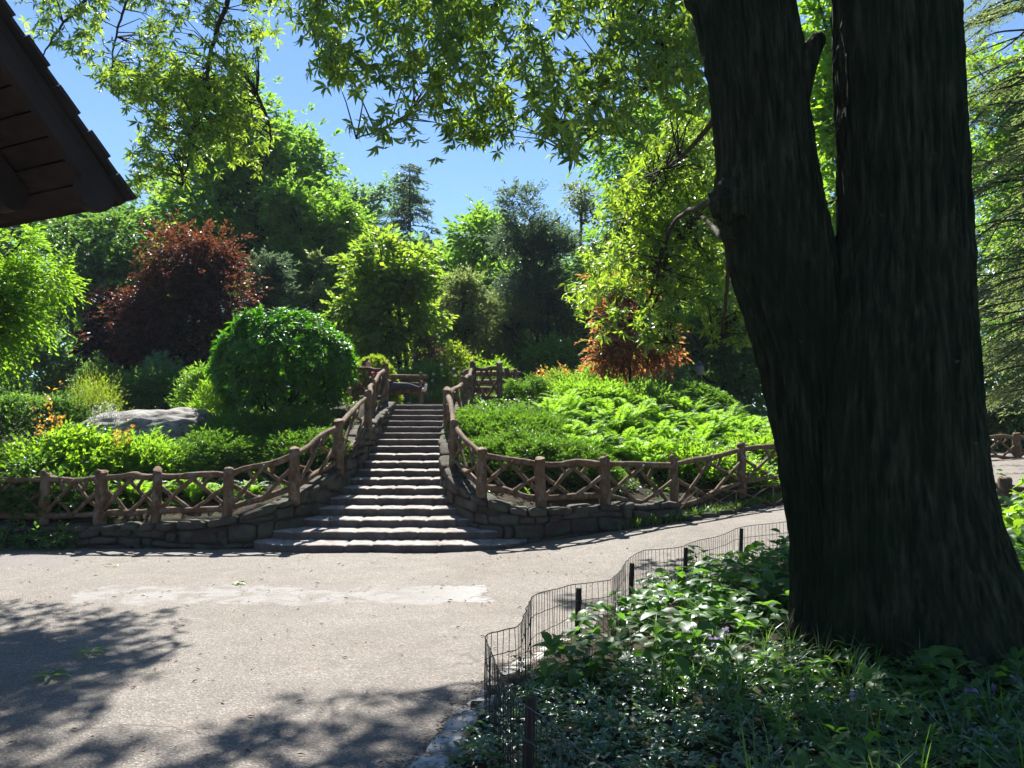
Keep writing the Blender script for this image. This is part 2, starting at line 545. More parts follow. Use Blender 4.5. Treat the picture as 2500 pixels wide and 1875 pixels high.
WY = np.array([18, 12.8, 12.3, 12.08, 11.95, 11.9, 11.98, 12.25, 12.75, 13.3, 14.2, 18.3, 18.3, 14.2, 13.3, 12.75, 12.25, 12.02, 12, 12.4, 12.95, 13.9, 15.1, 19, 25, 60])
for _a in (LW[:, 1], RW[:, 1], WY[1:22]):          # the low front of both walls stands a little nearer
    _a -= .22 * np.clip((13.4 - _a) / 1.0, 0, 1)
LW[:, 2] -= .07 * (LW[:, 1] < 13.5)
RW[:, 2] -= .05 * (RW[:, 1] < 13.5)
R0, T0, D0 = .132, .41, 11.2


def wy(x):
    return np.interp(x, WX, WY)


def sst(a, b, x):
    t = np.clip((x - a) / (b - a), 0, 1)
    return t * t * (3 - 2 * t)


def zp(x, y):
    return np.interp(x, [-1, 0, 1.5, 2.7, 4.8, 10, 16, 60], [0, .05, .2, .28, .44, .92, 1.3, 2]) * sst(7.5, 12, y)


def zg(x, y):
    x, y = np.asarray(x, float), np.asarray(y, float)
    t = np.maximum(y - wy(x), 0)
    zw = np.interp(x, [-16, -8, -4.3, -3.4, -2.9, -1.12, -.42, .45, 2.6, 4.1, 5.5, 10, 20], [.3, .3, .4, .65, 1.3, 1.3, .65, .5, .5, .6, .75, 1.1, 1.5])
    s = np.interp(x, [-14, -8, -4, 0, 4, 10], [.2, .23, .33, .33, .3, .2])
    z = zw + s * t
    pl = np.interp(x, [-14, -6, -3.5], [2.0, 2.2, 2.37]) + .02 * np.maximum(y - 18, 0)
    k = .25
    h = np.clip(.5 + .5 * (pl - z) / k, 0, 1)
    z = pl * (1 - h) + z * h - k * h * (1 - h)
    cor = (x > -3.02) & (x < -1.0) & (y < 18.5) & (y > 10)
    z = np.where(cor, np.minimum(z, R0 / T0 * (y - D0) - .25), z)
    z = np.where(y > wy(x) + .02, z, zp(x, y) - .03)
    z = np.where(cor, np.minimum(z, np.maximum(R0 / T0 * (y - D0) - .25, -.05)), z)
    return z


def terr(x, y):
    return float(zg(np.array([x]), np.array([y]))[0])


def grid(mb, xs, ys, zf, keep=None):
    X, Y = np.meshgrid(xs, ys, indexing='ij')
    Z = zf(X.ravel(), Y.ravel())
    n, m = len(xs), len(ys)
    i, j = np.meshgrid(np.arange(n - 1), np.arange(m - 1), indexing='ij')
    a = (i * m + j).ravel()
    f = np.c_[a, a + m, a + m + 1, a + 1]
    if keep is not None:
        cx, cy = X.ravel()[f].mean(1), Y.ravel()[f].mean(1)
        f = f[keep(cx, cy)]
    mb.add(np.c_[X.ravel(), Y.ravel(), Z], f)


def nonuni(lo, a, b, hi, step, big):
    l = [b]
    out = list(np.arange(a, b + 1e-6, step))
    s, v = step, b
    while v < hi:
        s = min(s * 1.3, big)
        v += s
        out.append(v)
    s, v = step, a
    while v > lo:
        s = min(s * 1.3, big)
        v -= s
        out.insert(0, v)
    return np.array(out)


mb = MB()
grid(mb, nonuni(-500, -11, 11, 500, .11, 40), nonuni(-200, 9, 22, 800, .11, 40), lambda x, y: zg(x, y) + .03 * fbm(np.c_[x * 1.5, y * 1.5, x * 0], 3) * (y > wy(x) + .3))
tag(mb.build('ground', M['soil'], None, True), kind='structure')
mb = MB()
grid(mb, np.arange(-14, 16, .2), np.arange(-4, 24, .2), lambda x, y: zp(x, y), lambda x, y: (y < wy(x) + .05) & ((x < 2.6) | (y > 8.2)))
tag(mb.build('path', M['asphalt'], None, True), kind='structure')
# paving on top of the stairs
mb = MB()
grid(mb, np.arange(-5.6, 3.21, .4), np.r_[18.27, np.arange(18.29, 22.4, .4)], lambda x, y: 2.405 - .12 * (y < 18.28))
tag(mb.build('garden_path', M['asphalt'], None, True), kind='structure')
# ------------------------------------------------------------------ planting bed in front
BEDX = np.array([(2.0, .75), (3.0, -.5), (3.6, -.43), (4.0, -.37), (4.5, -.27), (5.0, -.13), (5.6, .05), (6.2, .36), (6.8, .7), (7.6, 1.1), (8.4, 1.75), (9.1, 2.5), (9.7, 3.3), (10.3, 5.0), (10.8, 7.0), (11.3, 9.0)])


def bedx(y):
    return np.interp(y, BEDX[:, 0], BEDX[:, 1])


def zbed(x, y):
    e = np.maximum(x - bedx(y), 0)
    return zp(x, y) + .035 + .10 * sst(0, 1.2, e) + .02 * vnoise(np.c_[x * 2, y * 2, x * 0])


mb = MB()
grid(mb, np.arange(-.8, 12, .08), np.arange(-1, 11.5, .1), zbed, lambda x, y: x > bedx(y) - .02)
tag(mb.build('planting_bed', M['soil'], None, True), kind='structure')
# ------------------------------------------------------------------ stairs
LPX = [633, 650, 735, 770, 800, 840, 862, 875, 888, 900, 908, 911, 914, 918, 922, 928, 934, 940]
RPX = [1260, 1215, 1165, 1135, 1108, 1094, 1086, 1080, 1074, 1070, 1072, 1076, 1082, 1088, 1096, 1103, 1110, 1116]
st = thing('stone_staircase', 'stone garden staircase of eighteen steps rising between two log railings', 'stairs', (-2, D0, 0))
for k in range(18):
    d = D0 + T0 * k
    xl, xr = (LPX[k] - 1250) / 1925 * d - .12, (RPX[k] - 1250) / 1925 * d + .12
    if k >= 8:
        xl, xr = -2.82, -1.2
    xs = np.arange(xl, xr + .04, .04)
    n = len(xs)
    q = np.c_[xs * 3.2, np.full(n, k * 7.3), xs * 0]
    rough = 1.0 if k < 10 else .35
    e = .03 * rough * fbm(q, 3) + .018 * rough * vnoise(q * 5)
    e = e + (.10 + .05 * (3 - k)) * np.abs((xs - (xl + xr) / 2) / ((xr - xl) / 2)) ** 6 if k < 4 else e
    zt = .006 * rough * fbm(q * 1.7 + 9, 2)
    cut = np.cumsum(R.uniform(.35, .6, 9)) + xl
    for c_ in cut:
        gsh = np.exp(-((xs - c_) / .022) ** 2)
        e = e + .022 * gsh * rough
        zt = zt - .016 * gsh * rough
    z0 = R0 * k
    slope = .020 if k < 10 else .004
    prof = [(.02, -R0 * .3), (.012, .0), (.0, R0 - slope - .028), (.004, R0 - slope - .012), (.016, R0 - slope - .003), (.04, R0 - slope), (.22, R0 - slope * .5), (T0 + .1, R0)]
    V = []
    for (py, pz) in prof:
        V.append(np.c_[xs, d + py + e * (1 if py < .1 else 0), z0 + pz + zt * (pz > .02) + np.zeros(n)])
    m_ = len(prof)
    V = np.stack(V, 1)
    i, j = np.meshgrid(np.arange(n - 1), np.arange(m_ - 1), indexing='ij')
    a = (i * m_ + j).ravel()
    f = [np.c_[a, a + m_, a + m_ + 1, a + 1], np.arange(m_)[None, ::-1], (np.arange(m_) + (n - 1) * m_)[None, :]]
    mb = MB()
    mb.add(V.reshape(-1, 3), f)
    so_ = mb.build('step', M['step_stone_shaded'], st)
    so_.data.materials.append(M['step_stone_sunlit'])
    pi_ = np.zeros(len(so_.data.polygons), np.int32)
    pi_[:len(a)] = (j.ravel() >= 3)  # upper faces get the sunlit tone, risers keep the shaded one
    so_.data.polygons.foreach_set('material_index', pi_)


# ------------------------------------------------------------------ stone walls
def stone_wall(name, label, pts, side, th, seed):
    """side +1: the face seen from path and stairs lies to the right of the direction of travel"""
    r = np.random.default_rng(seed)
    P = curve(pts, 240)
    s = np.r_[0, np.cumsum(np.linalg.norm(np.diff(P[:, :2], axis=0), axis=1))]
    T = nrm(np.gradient(P[:, :2], axis=0))
    N = np.c_[T[:, 1], -T[:, 0]] * side

    def pos(u, off, z=None):
        x, y, zt = (np.interp(u, s, P[:, i]) for i in range(3))
        nx, ny = np.interp(u, s, N[:, 0]), np.interp(u, s, N[:, 1])
        return np.array([x + nx * off, y + ny * off, zt if z is None else z])

    def zb(u):
        p = pos(u, th / 2)
        return float(zp(np.array([p[0]]), np.array([p[1]]))[0]) - .08
    o = thing(name, label, 'wall', pos(s[-1] / 2, 0, 0))
    core, body, cop = MB(), MB(), MB()
    us = np.linspace(0, s[-1], 120)
    V = []
    for u in us:
        zt = pos(u, 0)[2] - .06
        V += [pos(u, th / 2 - .05, zb(u)), pos(u, th / 2 - .05, zt), pos(u, -th / 2 + .05, zt), pos(u, -th / 2 + .05, zb(u))]
    a = np.arange(119) * 4
    core.add(V, [np.c_[a + k, a + (k + 1) % 4, a + 4 + (k + 1) % 4, a + 4 + k] for k in range(4)] + [np.array([[3, 2, 1, 0]]), np.array([[476, 477, 478, 479]])])
    core.build('mortar', M['mortar'], o)
    for face, off in ((1, th / 2), (-1, -th / 2)):
        row = 0
        zlo = -.1
        while zlo < P[:, 2].max():
            h = r.uniform(.10, .26)
            u = r.uniform(-.2, 0)
            while u < s[-1]:
                L = r.uniform(.14, .6)
                u0, u1 = max(u, 0) + .008, min(u + L, s[-1]) - .008
                u += L
                if u1 - u0 < .05:
                    continue
                um = (u0 + u1) / 2
                top = pos(um, 0)[2] - .05
                z0, z1 = max(zlo + .006, zb(um)), min(zlo + h - .006, top)
                if z1 - z0 < .04:
                    continue
                pj = r.uniform(-.02, .03)
                K = [[[None] * 2 for _ in range(2)] for _ in range(2)]
                for ia, uu in enumerate((u0, u1)):
                    for ib, oo in enumerate((off - face * .1, off + face * pj)):
                        for ic, zz in enumerate((z0, z1)):
                            K[ia][ib][ic] = pos(uu, oo, zz + r.uniform(-.03, .03) + .05 * sin(uu * 2.3 + seed))
                if face < 0:
                    K = [K[1], K[0]]
                rock(body, K, .13, .02, int(r.integers(999)))
            zlo += h
            row += 1
    body.build('stonework', M['stone'], o, True)
    u = 0
    while u < s[-1] - .05:
        L = min(r.uniform(.22, .5), s[-1] - u)
        K = [[[None] * 2 for _ in range(2)] for _ in range(2)]
        hh = r.uniform(.07, .12)
        for ia, uu in enumerate((u + .006, u + L - .006)):
            for ib, oo in enumerate((-th / 2 - .02, th / 2 + r.uniform(0, .05))):
                for ic in (0, 1):
                    p = pos(uu, oo)
                    p[2] += (-.06, hh - .05 + r.uniform(-.02, .02))[ic]
                    K[ia][ib][ic] = p
        if side < 0:
            K = [K[1], K[0]]
        rock(cop, K, .16, .014, int(r.integers(999)), 6)
        u += L
    cop.build('coping', M['stone'], o, True)
    return o


stone_wall('stone_wall', 'low rough stone wall curving up along the left edge of the stairs', LW, 1, .34, 3)
stone_wall('stone_wall', 'low rough stone wall curving up along the right edge of the stairs', RW[::-1] * 1, -1, .34, 4)


# ------------------------------------------------------------------ rustic log fences
def log_post(p0, p1, r0, seed):
    mb = MB()
    r = np.random.default_rng(seed)
    p0, p1 = np.array(p0, float), np.array(p1, float)
    n = 12
    t = np.r_[0, np.linspace(.02, .97, n - 3), .99, 1]
    P = p0 + (p1 - p0) * t[:, None]
    P[1:-1, :2] += .006 * r.normal(size=(n - 2, 2))
    rad = r0 * (1.06 - .1 * t)
    rad[-2] *= .97
    rad[-1] *= .8
    tube(mb, P, rad, 16, True, .10, seed, 1.1)
    return mb


def log_rail(p0, p1, r0, seed, wob=.03, n=14):
    mb = MB()
    r = np.random.default_rng(seed)
    p0, p1 = np.array(p0, float), np.array(p1, float)
    t = np.linspace(0, 1, n)
    P = p0 + (p1 - p0) * t[:, None]
    a, b = r.uniform(-1, 1, 3), r.uniform(-1, 1, 3)
    env = np.sin(pi * t)[:, None]
    P += wob * env * (np.sin(t[:, None] * 2 * pi * r.uniform(.5, .9) + a * 3) * b + .5 * np.sin(t[:, None] * 9 + b * 5) * a)
    rad = r0 * (1 + .1 * np.sin(t * 7 + a[0] * 5) + .06 * r.normal(size=n))
    tube(mb, P, rad, 12, True, .16, seed, 1.3)
    return mb


def fence(name, label, posts, seed, r0=.078, straight=False, skip=(), rail=.046, br=.03):
    """posts: list of (x, y, z foot, z top)"""
    o = thing(name, label, 'fence', (posts[0][0], posts[0][1], posts[0][2]))
    for i, (x, y, z0, z1) in enumerate(posts):
        log_post((x, y, z0 - .12), (x + .01 * ((i * 7) % 3 - 1), y, z1), r0 * (1 + .12 * (((i * 5) % 4) - 1.5) / 1.5), seed + i).build('post', M['log'], o, True)
    for i in range(len(posts) - 1):
        if i in skip:
            continue
        A, B = posts[i], posts[i + 1]
        ax = np.array(A[:2]) + 0
        bx = np.array(B[:2]) + 0
        sd = seed * 31 + i * 17

        def pt(t, h, off=0.0):
            xy = ax + (bx - ax) * t
            z0 = A[2] + (B[2] - A[2]) * t
            z1 = A[3] + (B[3] - A[3]) * t
            nrm2 = np.array([bx[1] - ax[1], ax[0] - bx[0]])
            nrm2 = nrm2 / np.linalg.norm(nrm2)
            return (xy[0] + nrm2[0] * off, xy[1] + nrm2[1] * off, z0 + (z1 - z0) * h)
        log_rail(pt(0, .86), pt(1, .86), rail, sd, .035).build('top_rail', M['log'], o, True)
        log_rail(pt(0, .17), pt(1, .17), rail * .95, sd + 1, .03).build('bottom_rail', M['log'], o, True)
        for k, (t0, h0, t1, h1, of) in enumerate(((.03, .2, .55, .84, .02), (.45, .84, .97, .22, -.02), (.03, .66, .46, .17, -.035), (.52, .17, .97, .62, .03),
                                                  (.30, .84, .37, .62, .03), (.63, .62, .72, .84, -.03))):
            log_rail(pt(t0, h0, of), pt(t1, h1, of), br * (1 if k < 4 else .85), sd + 3 + k, .018, 9).build('brace', M['log'], o, True)
    return o


def fp(px, pt, pb, d):
    """post from source pixel x, top y, bottom y and depth"""
    k = 2212 / 2500
    d = d - .22 * min(max((13.4 - d) / 1.0, 0), 1) * (d > 11.5)
    a, b = at(px * k, pt * k, d), at(px * k, pb * k, d)
    return (a[0], d, b[2], a[2])


LP = [fp(-260, 1158, 1290, 12.35), fp(-60, 1155, 1285, 12.2), fp(112, 1152, 1280, 12.1), fp(250, 1150, 1276, 12.0), fp(385, 1144, 1270, 11.95), fp(558, 1143, 1262, 11.95), fp(720, 1094, 1212, 12.2),
      fp(827, 1025, 1141, 13.25), fp(898, 954, 1060, 15.0), fp(910, 924, 1028, 16.6), fp(940, 888, 988, 18.1), fp(868, 888, 988, 18.15)]
fence('log_fence', 'rustic log fence on the stone wall left of the stairs, climbing to the top landing', LP, 5)
RP = [fp(1220, 884, 988, 18.15), fp(1155, 884, 988, 18.1), fp(1132, 920, 1030, 16.6), fp(1094, 949, 1060, 15.0), fp(1108, 1025, 1140, 13.25), fp(1175, 1095, 1208, 12.2), fp(1320, 1118, 1235, 12.05),
      fp(1476, 1117, 1228, 12.4), fp(1643, 1114, 1269, 13.0), fp(1810, 1082, 1196, 13.9), fp(1980, 1058, 1172, 14.8), fp(2150, 1040, 1150, 15.8)]
fence('log_fence', 'rustic log fence right of the stairs, running along the wall to the big tree', RP, 6)
fence('log_fence', 'short log fence behind the right landing post, partly hidden by yew', [fp(1240, 900, 985, 19.3), fp(1252, 905, 985, 20.4), fp(1262, 912, 985, 21.6)], 7, .075)
FP = [fp(2320, 1052, 1118, 20), fp(2400, 1055, 1125, 20), fp(2480, 1058, 1132, 20), fp(2570, 1060, 1140, 20)]
fence('log_fence', 'pale log fence across the far path, right of the big trunk', FP, 8, .09)
fence('log_fence', 'dark log posts and rail beside the near path edge, right of the big trunk', [fp(2350, 1150, 1300, 11.2), fp(2452, 1166, 1330, 10.9), fp(2560, 1176, 1350, 10.6)], 9, .095)

# ------------------------------------------------------------------ twin-trunk tree
TZ = np.array([0, 100, 200, 330, 440, 520, 600, 750, 900, 1050, 1150, 1250, 1330, 1400, 1450, 1490])
LL = 3 + np.array([1512, 1535, 1553, 1566, 1560, 1578, 1592, 1640, 1670, 1693, 1704, 1706, 1700, 1690, 1672, 1640])
LR = np.array([1722, 1742, 1750, 1764, 1781, 1798, 1815, 1832, 1842, 1852, 1862, 1880, 1900, 1920, 1935, 1950])
RL = np.array([1836, 1836, 1838, 1840, 1838, 1830, 1812, 1788, 1770, 1764, 1760, 1755, 1750, 1745, 1740, 1730])
RR = np.array([2090, 2090, 2091, 2093, 2095, 2095, 2095, 2095, 2097, 2108, 2130, 2165, 2205, 2245, 2285, 2330])
big = thing('twin_trunk_tree', 'huge dark tree with two thick furrowed trunks joined at the base, near right', 'tree', (2.6, 5.4, .15))
trunk = MB()


def stem(l, r, d, seed, top, sides=300, rows=520):
    zz = np.array([at(1106, y, d)[2] for y in TZ])
    cx = (l + r) / 2
    rad = (r - l) / 2 / F * d
    xs = (cx - 1106) / F * d
    o = np.argsort(zz)
    zz, xs, rad = zz[o], xs[o], rad[o]
    zz = np.r_[-.15, zz, top[:, 2]]
    xs = np.r_[xs[0], xs, top[:, 0]]
    ys = np.r_[np.full(len(rad) + 1, d), top[:, 1]]
    rad = np.r_[rad[0] * 1.12, rad, top[:, 3]]
    z = np.r_[np.linspace(-.15, 4.8, rows - 60), np.linspace(4.83, zz[-1], 60)]
    th = np.arange(sides) * 2 * pi / sides
    X, Y, Rr = np.interp(z, zz, xs), np.interp(z, zz, ys), np.interp(z, zz, rad)
    ker = np.ones(15) / 15
    Xs, Rs = np.convolve(np.pad(X, 7, 'edge'), ker, 'valid'), np.convolve(np.pad(Rr, 7, 'edge'), ker, 'valid')
    A, Zm = np.meshgrid(th, z, indexing='xy')
    ca, sa = np.cos(A), np.sin(A)
    flat = lambda a: a.ravel()
    warp = .35 * vnoise(np.c_[flat(ca) * 2, flat(sa) * 2, flat(Zm) * 1.3], seed)
    # furrowed bark: long vertical ridges round the trunk
    fr = 17
    q = np.c_[flat(ca) * fr / 2 + warp, flat(sa) * fr / 2 + warp, flat(Zm) * 1.5]
    b1 = 1 - np.abs(vnoise(q * 1.3, seed + 1)) * 2
    b2 = 1 - np.abs(vnoise(q * np.array([2.6, 2.6, 3.2]), seed + 2)) * 2
    b3 = vnoise(q * np.array([5, 5, 12]), seed + 3)
    big_ = fbm(np.c_[flat(ca) * .9, flat(sa) * .9, flat(Zm) * .55], 2, seed + 4)
    disp = (.02 * b1 + .014 * b2 + .005 * b3).reshape(A.shape)
    body = .035 * big_.reshape(A.shape)
    flare = np.clip((.75 - Zm) / .9, 0, 1) ** 2
    lob = .16 * flare * np.cos(A * 5 + seed) + .05 * flare * np.cos(A * 9 + 2 * seed)
    rr = Rs[:, None] * (1 + body + lob) + disp
    V = np.stack([Xs[:, None] + rr * ca, Y[:, None] + rr * .92 * sa, Zm], -1)
    i, j = np.meshgrid(np.arange(len(z) - 1), np.arange(sides), indexing='ij')
    a = (i * sides + j).ravel()
    b = (i * sides + (j + 1) % sides).ravel()
    trunk.add(V.reshape(-1, 3), np.c_[a, b, b + sides, a + sides])


stem(LL, LR, 5.55, 21, np.array([(1.55, 5.7, 5.6, .33), (.9, 6.3, 8.0, .26), (.2, 7.2, 11, .17), (-.3, 8, 14, .05)]))
stem(RL, RR, 5.4, 22, np.array([(2.72, 5.4, 5.6, .42), (2.9, 5.6, 8.0, .34), (3.2, 6, 11, .22), (3.4, 6.4, 15, .05)]))
# swelling where old limbs came off (left) and the broken stub between the stems
for (px, py, d, r, sq) in ((1582, 438, 5.42, .145, 1.25), (1594, 502, 5.45, .115, .8)):
    c_ = at(px, py, d)
    th = np.linspace(0, 2 * pi, 48, endpoint=False)
    ph = np.linspace(-pi / 2, pi / 2, 30)
    A, B = np.meshgrid(th, ph)
    dv = np.stack([np.cos(A) * np.cos(B), np.sin(A) * np.cos(B), np.sin(B) * sq], -1).reshape(-1, 3)
    V = c_ + dv * r * (1 + .16 * fbm(dv * 3 + px, 3) + .05 * vnoise(dv * 14, 5))[:, None]
    i, j = np.meshgrid(np.arange(29), np.arange(48), indexing='ij')
    a = (i * 48 + j).ravel()
    b = (i * 48 + (j + 1) % 48).ravel()
    trunk.add(V, np.c_[a, b, b + 48, a + 48])
tube(trunk, np.array([at(1695, 235, 5.5), at(1722, 160, 5.5), at(1752, 108, 5.5), at(1768, 82, 5.5), at(1773, 74, 5.5)]), [.16, .12, .07, .055, .03], 40, True, .14, 8, .8)
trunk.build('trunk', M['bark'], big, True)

# ------------------------------------------------------------------ leaves
T_Q = [(0, 0, 0), (.45, .5, .07), (1, 0, -.1), (.45, -.5, .07)]
F_Q = [(0, 3, 2, 1)]
T_L = [(0, 0, 0), (.35, 0, .03), (.7, 0, .0), (1, 0, -.13), (.32, .42, .1), (.66, .4, .06), (.32, -.42, .1), (.66, -.4, .06)]
T_B = [(0, 0, 0), (.35, 0, .04), (.7, 0, -.06), (1, 0, -.32), (.32, .42, .1), (.66, .38, .02), (.32, -.42, .1), (.66, -.38, .02)]
F_L = [(0, 1, 4), (1, 2, 5, 4), (2, 3, 5), (0, 6, 1), (1, 6, 7, 2), (2, 7, 3)]
T_O = [(0, 0, 0), (.25, 0, .05), (.55, 0, .06), (.82, 0, .0), (1, 0, -.12), (.18, .34, .1), (.5, .5, .13), (.8, .34, .04), (.18, -.34, .1), (.5, -.5, .13), (.8, -.34, .04)]
F_O = [(0, 1, 5), (1, 2, 6, 5), (2, 3, 7, 6), (3, 4, 7), (0, 8, 1), (1, 8, 9, 2), (2, 9, 10, 3), (3, 10, 4)]


def leaves(mb, O, D, N, ln, wd, tpl=(T_Q, F_Q)):
    X = nrm(D)
    Y = nrm(np.cross(N, X))
    Z = np.cross(X, Y)
    mb.inst(tpl[0], tpl[1], O, X, Y, Z, ln, wd)


def rvec(r, n):
    return nrm(r.normal(size=(n, 3)))


def sprays(mb, O, D, L, m, ln, wd, r, droop=.3, ang=.9, tilt=.55, tpl=(T_Q, F_Q), updir=(0, 0, 1)):
    """leaves set alternately along twigs that start at O and run along D"""
    n = len(O)
    L = np.broadcast_to(L, (n,))
    up = np.array(updir, float)
    Sd = nrm(np.cross(D, up) + .02)
    for j in range(m):
        t = (j + .6) / m
        P = O + D * (L * t)[:, None] + np.array([0, 0, -1.]) * (droop * L * t * t)[:, None] + r.normal(size=(n, 3)) * (.06 * L)[:, None]
        s = 1 if j % 2 else -1
        a = ang * (1 - .5 * t) * r.uniform(.7, 1.3, n)
        d = D * np.cos(a)[:, None] + Sd * (s * np.sin(a))[:, None] + r.normal(size=(n, 3)) * .22 + np.array([0, 0, -droop * .7])
        N = up + r.normal(size=(n, 3)) * tilt
        k = r.uniform(.7, 1.2, n)
        leaves(mb, P, d, N, ln * k, wd * k, tpl)


def rosettes(mb, O, A, m, ln, wd, r, open_=1.1, droop=.25, tpl=(T_L, F_L)):
    """leaves radiating from twig ends O round the axis A"""
    n = len(O)
    A = nrm(A)
    ref = np.where(np.abs(A[:, 2:3]) > .9, np.array([[1., 0, 0]]), np.array([[0, 0, 1.]]))
    U = nrm(np.cross(A, ref))
    W = np.cross(A, U)
    ph = r.uniform(0, 2 * pi, n)
    for j in range(m):
        t = ph + 2 * pi * j / m + r.normal(size=n) * .25
        rad = U * np.cos(t)[:, None] + W * np.sin(t)[:, None]
        o = open_ * r.uniform(.7, 1.2, n)
        d = A * np.cos(o)[:, None] + rad * np.sin(o)[:, None] + np.array([0, 0, -droop])
        N = A + r.normal(size=(n, 3)) * .3 + np.array([0, 0, .3])
        k = r.uniform(.7, 1.15, n)
        leaves(mb, O + rad * .02 * ln, d, N, ln * k, wd * k, tpl)


def inpoly(P, poly):
    x, y = P[:, 0], P[:, 1]
    c = np.zeros(len(P), bool)
    n = len(poly)
    for i in range(n):
        x0, y0 = poly[i]
        x1, y1 = poly[(i + 1) % n]
        q = ((y0 > y) != (y1 > y)) & (x < (x1 - x0) * (y - y0) / (y1 - y0 + 1e-9) + x0)
        c ^= q
    return c


def limb(mb, pts, r0, r1, n=24, sides=7):
    P = curve(pts, n)
    P[1:-1] += R.normal(size=(n - 2, 3)) * r0 * .15
    tube(mb, P, np.linspace(r0, r1, n), sides)
    return P


# overhanging boughs of the twin-trunk tree
bough, crown = MB(), MB()
rc = np.random.default_rng(5)
CR = []           # twig ends


def fill(poly, n, d0, d1, wob=.3, thin=None):
    poly = np.array(poly, float)
    lo, hi = poly.min(0), poly.max(0)
    out = []
    while len(out) < n:
        P = rc.uniform(lo, hi, (n * 3, 2))
        P = P[inpoly(P, poly)]
        if thin is not None:
            k = fbm(np.c_[P / thin, P[:, :1] * 0], 2, int(poly[0, 0])) > rc.uniform(-1.0, .35, len(P))
            P = P[k]
        for p in P:
            out.append(p)
    out = np.array(out[:n])
    d = rc.uniform(d0, d1, n)
    return np.array([at(p[0], p[1], q) for p, q in zip(out, d)])


regs = [
    ([(640, -160), (1530, -160), (1545, 130), (1400, 190), (1230, 205), (1120, 220), (1010, 205), (880, 180), (830, 145), (720, 165), (660, 100), (655, 20)], 560, 7.2, 10.0, 90),
    ([(665, 90), (830, 130), (1000, 170), (1000, 215), (860, 190), (710, 180)], 26, 7.6, 8.6, None),
    ([(940, 200), (1100, 205), (1110, 285), (1040, 310), (950, 290)], 46, 8.4, 9.6, 60),
    ([(750, 275), (795, 252), (850, 235), (895, 240), (870, 275), (805, 290), (760, 297)], 9, 7.2, 7.6, None),
    ([(1140, 190), (1330, 180), (1430, 235), (1330, 300), (1205, 325), (1175, 280)], 52, 6.4, 8.0, 70),
    ([(1330, 50), (1530, 30), (1560, 230), (1420, 240)], 90, 7, 10, 80),
    ([(1560, 250), (1560, 500), (1620, 740), (1570, 700), (1480, 640), (1400, 650), (1330, 640), (1250, 660), (1245, 630), (1290, 580), (1262, 550), (1335, 490), (1320, 430), (1390, 330), (1450, 270)], 620, 9.5, 13, 60),
    ([(1650, 640), (1600, 770), (1500, 720), (1400, 770), (1340, 715), (1240, 695), (1300, 655), (1450, 640)], 55, 8.8, 9.8, 50),
    ([(60, -160), (600, -160), (620, 40), (550, 140), (530, 210), (480, 230), (360, 160), (260, 220), (190, 170), (70, 50)], 330, 10, 13, 70),
    ([(210, 160), (520, 160), (585, 310), (550, 375), (480, 395), (420, 420), (365, 375), (290, 395), (285, 345), (335, 290)], 260, 10, 12.5, 60),
]
for poly, n, d0, d1, thin in regs:
    CR.append(fill(poly, n, d0, d1, thin=thin))


def shade_over(poly, n, z0, z1, thin):
    """leaves high in the crown, on the sun's side of a patch of ground, so that the patch lies in their shade"""
    poly = np.array(poly, float)
    lo, hi = poly.min(0), poly.max(0)
    out = []
    while len(out) < n:
        p = rc.uniform(lo, hi)
        if not inpoly(p[None], poly)[0] or fbm(np.array([[p[0] / thin, p[1] / thin, 3.3]]), 2, 31)[0] < rc.uniform(-.6, .25):
            continue
        z = rc.uniform(z0, z1)
        k = z / math.tan(SUN_EL)
        out.append((p[0] + sin(SUN_AZ) * k, p[1] + cos(SUN_AZ) * k, z))
    return np.array(out)


CR.append(shade_over([(-4.6, 3.4), (-3.1, 4.2), (-2.9, 5.0), (-3.1, 5.5), (-4.4, 5.8), (-6.2, 6.2), (-6, 4)], 62, 9.2, 11, .6))
CR.append(shade_over([(-1.7, 3.2), (.3, 3.2), (.3, 5.3), (-.4, 5.5), (-.9, 5.0), (-1.4, 4.9), (-1.7, 4.3)], 75, 9.2, 11, .7))
CR.append(shade_over([(.3, 7.2), (1.0, 7.0), (1.2, 8.0), (.4, 8.0)], 18, 9, 10, .7))
CR.append(shade_over([(1.7, 2.5), (4.5, 2.5), (5.5, 8), (3, 9), (2.2, 8), (1.9, 6.6), (1.9, 4.6)], 230, 9, 12, .75))
# upper storeys of the crown that shade the boughs below them
for rg_, frac in ((0, .35), (1, .5), (2, .4), (5, .6), (8, .35)):
    q_ = CR[rg_]
    q_ = q_[rc.uniform(0, 1, len(q_)) < frac]
    k_ = rc.uniform(2.6, 4.6, (len(q_), 1))
    CR.append(q_ + np.array([[sin(SUN_AZ) * cos(SUN_EL), cos(SUN_AZ) * cos(SUN_EL), sin(SUN_EL)]]) * k_ + rc.normal(size=q_.shape) * .25)
# boughs: from the stems out to where the leaves hang, then twigs to every cluster
hubs = []


def bough_to(pts, r0, r1):
    P = limb(bough, pts, r0, r1, 40, 9)
    hubs.append(P[16:])
    return P


